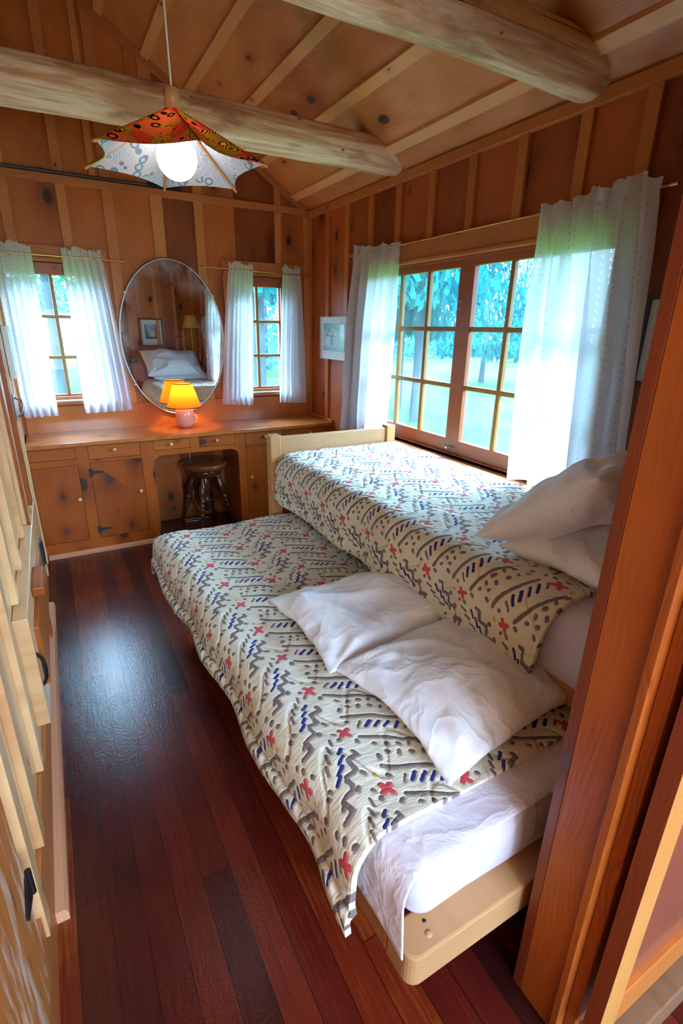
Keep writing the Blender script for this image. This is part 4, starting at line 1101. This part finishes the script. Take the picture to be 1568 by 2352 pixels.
mat_w = simple('mat_board_white', rgb(222, 232, 228), .5)
picture('white framed pale green house print on the right wall left of the big window', 'x', XR - .02, 3.47, 3.915, 1.315, 1.635, .008, .04, simple('pale_frame', rgb(206, 220, 214), .3), mat_w, print_mat('house_print', 'house'), -1)
picture('dark framed print on the right wall, half hidden between large curtain and post', 'x', XR - .001, .74, 1.235, 1.36, 1.69, .018, .075, simple('slate_frame', rgb(70, 72, 84), .3), mat_w, print_mat('boat_print', 'boat'), -1)
picture('dark framed street watercolour on the wall above the pillows, seen in the mirror', 'y', .463, 1.20, 1.515, 1.267, 1.63, .014, .06, simple('charcoal_frame', rgb(44, 44, 48), .3), mat_w, print_mat('street_print', 'street'), 1)
t_ = picture('small black and blue picture on the wall left of the pillows, seen in the mirror', 'y', .463, 1.03, 1.125, 1.04, 1.125, .006, .001, simple('black_frame', rgb(20, 20, 24), .3), simple('black_mat', rgb(14, 16, 22), .4), print_mat('swan_print', 'swan'), 1)
sc = thing('wall_sconce', 'swing arm wall lamp with yellow cone shade, seen reflected in the mirror', 'wall lamp', (1.80, .47, 1.35))
mb = MB(); mb.box(1.785, 1.815, .463, .475, 1.20, 1.50); mb.build('mount', M['brass'], sc, bevel=.003)
mb = MB(); mb.tube([(1.80, .475, 1.40), (1.66, .62, 1.40), (1.84, .78, 1.42), (1.84, .78, 1.52)], .006, 8); mb.tube([(1.84, .78, 1.50), (1.84, .78, 1.18)], .003, 6); mb.build('arm', M['brass'], sc)
mb = MB(); mb.lathe([(.115, 1.52), (.07, 1.68)], (1.84, .78, 0), seg=32); mb.build('lamp_shade', shade_mat('yellow_shade', rgb(232, 190, 104), .4), sc)

# ---------------------------------------------------------------- soft things
def softbox(name, mat, parent, x0, x1, y0, y1, z0, z1, r, T, puff=.012, seed=0., nx=40, ny=70, nzz=8):
    """rounded, slightly puffy mattress; T maps local to world"""
    mb = MB(); vs = []; fs = []
    prof = []; K = 6; h = z1 - z0; r = min(r, h / 2)
    for k in range(K + 1): a = math.pi / 2 * k / K; prof.append((r - r * math.sin(a), r - r * math.cos(a)))      # inset, height from bottom edge
    prof = [(p[0], p[1]) for p in prof]
    ring_def = [(r * (1 - math.sin(math.pi / 2 * k / K)), r * (1 - math.cos(math.pi / 2 * k / K))) for k in range(K + 1)] + [(0, h / 2)] + [(r * (1 - math.cos(math.pi / 2 * k / K)), h - r + r * math.sin(math.pi / 2 * k / K)) for k in range(K + 1)]
    def ring(inset, zz):
        out = []; a0, a1, b0, b1 = x0 + inset, x1 - inset, y0 + inset, y1 - inset; rc = max(.07 - inset * .5, .01)
        pts = []
        for (cx, cy, s) in ((a1 - rc, b0 + rc, -90), (a1 - rc, b1 - rc, 0), (a0 + rc, b1 - rc, 90), (a0 + rc, b0 + rc, 180)):
            for k in range(7):
                a = math.radians(s + 15 * k); pts.append((cx + rc * math.cos(a), cy + rc * math.sin(a)))
        # subdivide long sides
        full = []
        for i, p in enumerate(pts):
            q = pts[(i + 1) % len(pts)]; full.append(p); d = math.dist(p, q)
            n = int(d / .09)
            for j in range(1, n): full.append((p[0] + (q[0] - p[0]) * j / n, p[1] + (q[1] - p[1]) * j / n))
        return [(p[0], p[1], z0 + zz) for p in full]
    base = ring(ring_def[0][0], 0); NR = len(base)
    rings = []
    for ins, zz in ring_def:
        # keep topology: scale base about centre
        cx, cy = (x0 + x1) / 2, (y0 + y1) / 2; sx = ((x1 - x0) / 2 - ins) / ((x1 - x0) / 2 - ring_def[0][0]); sy = ((y1 - y0) / 2 - ins) / ((y1 - y0) / 2 - ring_def[0][0])
        bulge = puff * math.sin(math.pi * min(1, zz / h))
        rr = []
        for p in base:
            dx, dy = p[0] - cx, p[1] - cy
            w = 1 + .0
            q = (cx + dx * sx, cy + dy * sy)
            n_ = nz(q[0] * 5 + seed, q[1] * 5, zz * 4)
            l_ = math.hypot(dx, dy) or 1
            rr.append((q[0] + dx / l_ * (bulge + .006 * n_), q[1] + dy / l_ * (bulge + .006 * n_), z0 + zz))
        rings.append(rr)
    vs = [T(*p) for rr in rings for p in rr]
    for i in range(len(rings) - 1):
        for k in range(NR): fs.append((i * NR + k, i * NR + (k + 1) % NR, (i + 1) * NR + (k + 1) % NR, (i + 1) * NR + k))
    fs.append(tuple(range(NR))[::-1]); n0 = (len(rings) - 1) * NR; fs.append(tuple(range(n0, n0 + NR)))
    mb.add(vs, fs, .5, True); return mb.build(name, mat, parent)


def pillow(label, M_, W, D, Th, seed, name='pillow', sag=.0, ears=.16):
    """M_: world matrix of the pillow centre; W x D x Th"""
    NU, NV = 56, 44; mb = MB()
    def surf(sg):
        def fn(u, v):
            a = u * 2 - 1; b = v * 2 - 1
            ea = abs(a) ** 2.6; eb = abs(b) ** 2.6
            th = Th / 2 * (max(0, 1 - ea) ** .55) * (max(0, 1 - eb) ** .55)
            x = a * W / 2 * (1 - ears * .5 * (1 - b * b) * abs(a) ** 3); y = b * D / 2 * (1 - ears * .5 * (1 - a * a) * abs(b) ** 3)
            ed = min(1, (1 - abs(a)) * 5) * min(1, (1 - abs(b)) * 5)
            fan = math.sin(math.atan2(1.02 - abs(b), 1.02 - abs(a)) * 9 + seed + 2 * nz(a * 2, b * 2, seed)) * .007 * max(0, min(1, (abs(a) + abs(b) - .5)))
            w = nz(a * 1.5 + seed, b * 1.5, sg * 2.0) * .022 + math.sqrt(abs(nz(a * 1.7 + b * .8 + seed, b * 1.4 - a * .6, 5)) + .01) * -.028 + .012 + fan
            z = sg * th * (1 + (.5 if th > 0 else 0) * nz(a * 1.5, b * 1.5, seed)) + w * ed * (sg if sg > 0 else .4)
            z += -sag * (a * a + b * b) * .5 - sag * .8 * abs(a * b) ** 2 + .016 * nz(a * 3, b * 3, seed + 20) * (1 - ed) + (.012 * (abs(a * b) ** 4))
            z += .006 * nz(math.atan2(b, a) * 6 + seed, 0, 1) * min(1, (abs(a) + abs(b)) ** 2 * .5)
            return tuple(M_ @ Vector((x, y, z)))
        return fn
    def edge_fix(fn):
        return fn
    up = surf(1); dn = surf(-1)
    vs = []; fs = []; idx = {}
    for sgn, fn in ((1, up), (-1, dn)):
        for j in range(NV + 1):
            for i in range(NU + 1):
                bd = i in (0, NU) or j in (0, NV)
                if bd and (i, j) in idx: continue
                key = (i, j) if bd else (i, j, sgn)
                idx[key] = len(vs); vs.append(fn(i / NU, j / NV))
    def g(i, j, s): return idx[(i, j)] if (i in (0, NU) or j in (0, NV)) else idx[(i, j, s)]
    for s in (1, -1):
        for j in range(NV):
            for i in range(NU):
                f = (g(i, j, s), g(i + 1, j, s), g(i + 1, j + 1, s), g(i, j + 1, s)); fs.append(f if s > 0 else f[::-1])
    mb.add(vs, fs, .5, True); o = mb.build(name, M['pillow'], subsurf=1)
    return tag(o, label, 'pillow', 'white bed pillows')


def mat4(loc, rx, ry, rz):
    return Matrix.Translation(loc) @ Matrix.Rotation(math.radians(rz), 4, 'Z') @ Matrix.Rotation(math.radians(ry), 4, 'Y') @ Matrix.Rotation(math.radians(rx), 4, 'X')


def drop(d, R, fl):
    if d <= 0: return 0., 0.
    q = R * math.pi / 2
    if d < q: return R * math.sin(d / R), R * (1 - math.cos(d / R))
    return R + fl * (d - q), R + (d - q) * math.sqrt(max(0, 1 - fl * fl))


def quilt(name, label, cat, group, mat, T, xr, xf, yf, yn, zt, hang, farhang, R, fl, seed, thick=.016, nearhang=0., amp=.006, uvo=(0, 0), nu=110, nv=180, corner=0., skew=0., cy=-.03, parent=None, fold=.0):
    """flat top from xr (wall side) to xf (left fold), far fold at yf, near edge at yn; hang = arc length over the left side"""
    LX_ = (xr - xf) + hang; LY_ = (yf - yn) + farhang + nearhang; mb = MB()
    def fn(u, v):
        s = u * LX_; t_ = v * LY_            # s from the wall to the left hem; t from far hem to near hem
        ds = s - (xr - xf); df = farhang - t_; dn = t_ - farhang - (yf - yn)
        hx, hz = drop(ds, R, fl); fy, fz = drop(df, R, .1); ny_, nz__ = drop(dn, R * .8, .15)
        x = xf - hx if ds > 0 else xr - s
        y = (yf + fy) if df > 0 else ((yn - ny_) if dn > 0 else yf - (t_ - farhang))
        dz = math.sqrt(hz * hz + fz * fz + nz__ * nz__)
        dz = min(dz, max(hz, fz, nz__) * 1.25)
        z = zt - dz
        side = min(1, max(0, ds) / .1); fs_ = min(1, max(0, df) / .1)
        # near-left corner is drawn down into a point
        if corner and ds > 0:
            k = max(0, 1 - (yn - y + .0 if False else (y - yn)) / .35); z -= corner * k * k * min(1, ds / hang); y += cy * k * k * (ds / hang)
        y -= skew * (s / LX_) * v
        # folds and puckers
        x += -.010 * side * math.sin(y * 11 + seed + 2.5 * nz(y * 2, seed)) * min(1, ds / hang)
        y += .010 * fs_ * math.sin(x * 13 + seed)
        n = amp * nz(x * 7 + seed, y * 7, 0) + amp * .5 * nz(x * 19, y * 19, seed) + amp * 1.6 * nz(x * 2.2, y * 2.2, seed + 3)
        ridge = 0
        if fold:
            e = abs(ds - (hang - .055)); ridge = -fold * math.exp(-(e / .008) ** 2) + fold * .6 * math.exp(-((ds - (hang - .028)) / .02) ** 2)
            e2 = abs(s - .0)
            pk = .004 * math.sin(t_ * 190) * math.exp(-(e / .02) ** 2)
            ridge += pk
        if ds > 0: x -= (n + ridge) * side
        z += n * (1 - .7 * side) + (ridge * .3 if ds > 0 else 0)
        return T(x, y, z)
    mb.grid(nu, nv, fn, lambda u, v: (uvo[0] - u * LX_, uvo[1] - v * LY_), flip=True)
    o = mb.build(name, mat, parent, solid=thick, off=1); 
    b_ = o.modifiers.new('round', 'BEVEL'); b_.width = thick * .4; b_.segments = 2; b_.limit_method = 'ANGLE'; b_.angle_limit = math.radians(60)
    return tag(o, label, cat, group) if parent is None else o


# ---------------------------------------------------------------- lower bed (trundle)
def TL(x, y, z): return (x + .036 * (.6 - y), y, z)
lb = thing('trundle_bed', 'low pale pine trundle bed frame pulled out from under the upper bed', 'bed', TL(.95, 1.6, 0))
mb = MB(); RC = .028
pts = []
def rrect(x0, x1, y0, y1, r, corners):
    out = []
    for (cx, cy, s, k) in ((x0, y0, 180, 0), (x1, y0, 270, 1), (x1, y1, 0, 2), (x0, y1, 90, 3)):
        if k in corners:
            ox = cx + (r if k in (0, 3) else -r); oy = cy + (r if k in (0, 1) else -r)
            for q in range(7): a = math.radians(s + 15 * q); out.append((ox + r * math.cos(a), oy + r * math.sin(a)))
        else: out.append((cx, cy))
    return out
def extr(mb, poly, z0, z1, T, tone=.5):
    n = len(poly); vs = [T(a, b, z0) for a, b in poly] + [T(a, b, z1) for a, b in poly]
    mb.add(vs, [tuple(range(n))[::-1], tuple(range(n, 2 * n))] + [(i, (i + 1) % n, n + (i + 1) % n, n + i) for i in range(n)], tone)
mb = MB(); extr(mb, rrect(.468, 1.50, .498, .585, .03, (0,)), .205, .300, TL, .3); ebd = mb.build('end_board', M['bed_x'], lb, bevel=.006)
mb = MB(); mb.lathe([(0, .0003), (.0045, .0003), (.0045, .0012), (0, .0012)], TL(.545, .553, .2995), seg=12); mb.build('screw_hole', M['black'], ebd)
mb = MB(); mb.lathe([(0, .0003), (.009, .0003), (.009, .0009), (0, .0009)], TL(.537, .528, .2995), seg=14); mb.build('wood_plug', M['bed_z'], ebd)
mb = MB(); mb.box(.470, .503, .586, 2.584, .205, .305, .3, TL); mb.build('side_rail', M['bed_y'], lb, bevel=.006)
mb = MB(); mb.box(1.47, 1.505, .586, 2.62, .205, .30, .5, TL); mb.build('side_rail', M['bed_y'], lb, bevel=.006)
mb = MB(); mb.box(.498, 1.469, 2.585, 2.62, .205, .30, .5, TL); mb.build('end_board', M['bed_x'], lb, bevel=.006)
for x, y in ((.66, .85), (1.36, .85), (.66, 2.4), (1.36, 2.4)):
    mb = MB(); mb.box(x, x + .06, y, y + .06, 0, .205, .5, TL); mb.build('leg', M['bed_z'], lb, bevel=.004)
for k in range(9):
    mb = MB(); y = .72 + k * .21; mb.box(.498, 1.469, y, y + .07, .262, .28, .5, TL); mb.build('slat', M['bed_x'], lb)
m1 = softbox('mattress', M['sheet'], None, .515, 1.46, .560, 2.60, .283, .475, .05, TL, seed=2)
tag(m1, 'thick mattress in a pale fitted sheet on the low trundle bed', 'mattress')
bl = quilt('blanket', 'thin white blanket edge showing under the patterned quilt on the low bed', 'blanket', None, M['blanket'], TL, 1.43, .53, .95, .578, .479, .20, .0, .07, .12, 5., thick=.005, nearhang=.025, amp=.0015, nu=70, nv=60, corner=.03)
q1 = quilt('patterned_quilt', 'cream quilt with red crosses and blue dashes covering the low trundle bed', 'quilt', 'patterned quilts', M['quilt'], TL, 1.44, .50, 2.62, .655, .494, .245, .26, .085, .14, 1.7, nearhang=.0, amp=.007, uvo=(.50, .73 + 0), corner=.035, skew=.0, fold=.012)

pillow('white pillow on the low bed, the farther of the two half under the upper bed', mat4((.975, 1.43, .548), 0, 0, 1), .72, .53, .115, 3.0, sag=.02)
pillow('rumpled white pillow at the near end of the low bed, its corner pointing forward', mat4((1.03, .945, .562), 0, 0, 4), .74, .53, .13, 8.0, sag=.03)

# ---------------------------------------------------------------- upper bed
def TU(x, y, z): return (x + .018 * (2.7 - y), y, z)
ub = thing('day_bed', 'pale pine daybed frame with square posts and headboard under the big window', 'bed', (1.5, 1.7, 0))
for x0, x1 in ((1.054, 1.124), (1.872, 1.937)):
    mb = MB(); mb.box(x0, x1, 2.72, 2.785, 0, .957, .3 + x0 * .2); mb.build('post', M['bed_z'], ub, bevel=.006)
mb = MB(); mb.box(1.124, 1.872, 2.735, 2.768, .79, .943, .3); mb.build('headboard', M['bed_x'], ub, bevel=.006)
mb = MB(); mb.box(1.124, 1.872, 2.735, 2.768, .50, .60, .6); mb.build('head_rail', M['bed_x'], ub, bevel=.004)
mb = MB(); mb.box(1.128, 1.152, .56, 2.72, .53, .62, .3, TU); mb.build('side_rail', M['bed_y'], ub, bevel=.005)
mb = MB(); mb.box(1.87, 1.895, .56, 2.72, .53, .62, .3, TU); mb.build('side_rail', M['bed_y'], ub, bevel=.005)
for x in (1.125, 1.84):
    mb = MB(); mb.box(x, x + .065, .50, .56, 0, .62, .5, TU); mb.build('post', M['bed_z'], ub, bevel=.005)
mb = MB(); mb.box(1.19, 1.84, .51, .545, .53, .62, .5, TU); mb.build('foot_rail', M['bed_x'], ub, bevel=.004)
for k in range(9):
    mb = MB(); y = .64 + k * .23; mb.box(1.152, 1.87, y, y + .07, .548, .564, .5, TU); mb.build('slat', M['bed_x'], ub)
m2 = softbox('mattress', M['sheet'], None, 1.122, 1.905, .555, 2.705, .567, .83, .06, TU, puff=.014, seed=7)
tag(m2, 'mattress in a smooth white fitted sheet on the upper daybed', 'mattress')
q2 = quilt('patterned_quilt', 'quilted cream coverlet with red crosses draped over the upper daybed by the window', 'quilt', 'patterned quilts', M['quilt'], TU, 1.925, 1.165, 2.70, .765, .848, .330, .012, .095, .06, 4.4, nearhang=.0, amp=.008, uvo=(1.31, 1.01), corner=.10, skew=.0, fold=.011, cy=.05)
pillow('lower white pillow at the head of the upper bed, beneath another pillow', mat4((1.59, .865, .915), -4, 0, -2), .76, .44, .18, 12.0, sag=.02)
pillow('puffy white pillow leaning on top of the other at the head of the upper bed', mat4((1.525, .90, 1.06), -37, 2, -4), .80, .52, .21, 17.0, sag=.01)

# ---------------------------------------------------------------- outside
GZ = -.55
mb = MB(); mb.add([(-60, 4.4, GZ), (90, 4.4, GZ), (90, 90, GZ), (-60, 90, GZ), (2.3, -30, GZ), (90, -30, GZ), (2.3, 4.4, GZ)], [(0, 1, 2, 3), (4, 5, 1, 6)])
lawn = mb.build('lawn', M['grass']); lawn['kind'] = 'structure'


def foliage_mesh(name, kind, n, seed, mat):
    rnd = random.Random(seed); mb = MB()
    for i in range(n):
        if kind == 'fir':
            h = rnd.random() ** 1.3; R = (1 - h) * (.85 + .3 * ((h * 9) % 1)) * .5; a = rnd.random() * 6.283; rr = R * (rnd.random() ** .4)
            c = Vector((math.cos(a) * rr, math.sin(a) * rr, .08 + h * .92 - rr * .12)); s = .024 * (1.25 - h)
        else:
            v = Vector((rnd.gauss(0, 1), rnd.gauss(0, 1), rnd.gauss(0, 1))).normalized() * (rnd.random() ** .35)
            lump = 1 + .3 * noise.noise(v * 2.5 + Vector((seed, 0, 0)))
            c = Vector((v.x * .5 * lump, v.y * .5 * lump, .62 + v.z * .4 * lump)); s = .0165
        q = Vector((rnd.uniform(-1, 1), rnd.uniform(-1, 1), rnd.uniform(-1, 1))).normalized(); w = q.orthogonal().normalized()
        mb.add([c + q * s, c + w * s * .6, c - q * s, c - w * s * .6], [(0, 1, 2, 3)], rnd.random())
    return mb.mesh(name, mat)


FOL = {'fir': foliage_mesh('needles', 'fir', 4200, 1, M['fir']), 'leaf': foliage_mesh('leaves', 'leaf', 5600, 2, M['leaf']), 'far': foliage_mesh('needles', 'fir', 3000, 3, M['far'])}
mb = MB(); mb.lathe([(.035, 0), (.028, .1), (.022, .5), (.01, .9), (0, .98)], seg=10); TRK = mb.mesh('trunk', M['bark'])


def tree(kind, x, y, h, w, label, tr=1.0, lift=0.0):
    t_ = thing({'fir': 'fir_tree', 'far': 'fir_tree', 'leaf': 'leafy_tree'}[kind], label, 'tree', (x, y, GZ), 'trees on the lawn outside')
    f = bpy.data.objects.new('foliage', FOL[kind]); C.objects.link(f); f.parent = t_; f.scale = (w, w, h * (1 - lift)); f.location = (0, 0, h * lift); f.rotation_euler = (0, 0, x * 3 + y)
    k = bpy.data.objects.new('trunk', TRK); C.objects.link(k); k.parent = t_; k.scale = (tr * h * .55, tr * h * .55, h)
    return t_


tree('fir', 7.6, 9.9, 9, 3.4, 'tall dark evergreen with a thick trunk, in the left panes of the big window', .85, .26)
tree('fir', 8.3, 11.6, 8.5, 2.6, 'thin dark evergreen just right of the thick trunk outside the big window', .7, .2)
tree('leaf', 9.0, 11.5, 7.5, 2.6, 'bright green leafy tree beside the dark evergreen outside the big window', .9, .22)
tree('fir', 9.4, 14.2, 9, 3.0, 'slim evergreen behind the thick-trunked one in the left panes of the big window', 1.2, .3)
tree('fir', 16.2, 16.6, 8.2, 4.4, 'broad blue-green conifer rising above the lawn in the right sash of the big window', .8, .1)
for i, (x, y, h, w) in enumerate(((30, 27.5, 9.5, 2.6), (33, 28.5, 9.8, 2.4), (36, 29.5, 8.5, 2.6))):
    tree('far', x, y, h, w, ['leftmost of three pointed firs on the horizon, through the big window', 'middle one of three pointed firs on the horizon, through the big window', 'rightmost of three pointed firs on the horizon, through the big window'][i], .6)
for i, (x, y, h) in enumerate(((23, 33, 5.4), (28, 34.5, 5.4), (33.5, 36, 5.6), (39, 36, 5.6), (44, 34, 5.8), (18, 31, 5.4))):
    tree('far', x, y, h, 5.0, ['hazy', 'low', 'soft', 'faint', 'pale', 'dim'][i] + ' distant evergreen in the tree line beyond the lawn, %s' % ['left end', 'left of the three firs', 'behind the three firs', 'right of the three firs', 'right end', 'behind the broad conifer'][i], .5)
for i, (kind, x, y, h, w, l) in enumerate((
        ('leaf', .2, 14.5, 6.5, 5.0, 'leafy tree whose branches fill the upper panes of the left back window'),
        ('leaf', -5.2, 18, 7.5, 4.5, 'leafy tree farther left on the lawn behind the left back window'),
        ('fir', 3.2, 23, 9, 4.5, 'evergreen at the far edge of the lawn behind the left back window'),
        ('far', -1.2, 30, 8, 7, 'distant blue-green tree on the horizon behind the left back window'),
        ('fir', 3.55, 9.6, 8, 3.0, 'evergreen with a bare trunk just outside the small corner window'),
        ('leaf', 5.1, 12.0, 7, 4.0, 'leafy tree filling the right panes of the small corner window'),
        ('fir', 5.6, 16, 9, 4.5, 'evergreen standing behind the leafy tree outside the small corner window'),
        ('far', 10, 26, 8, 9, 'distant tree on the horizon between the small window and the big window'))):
    tree(kind, x, y, h, w, l, 1.1, .30 if i < 7 else 0)
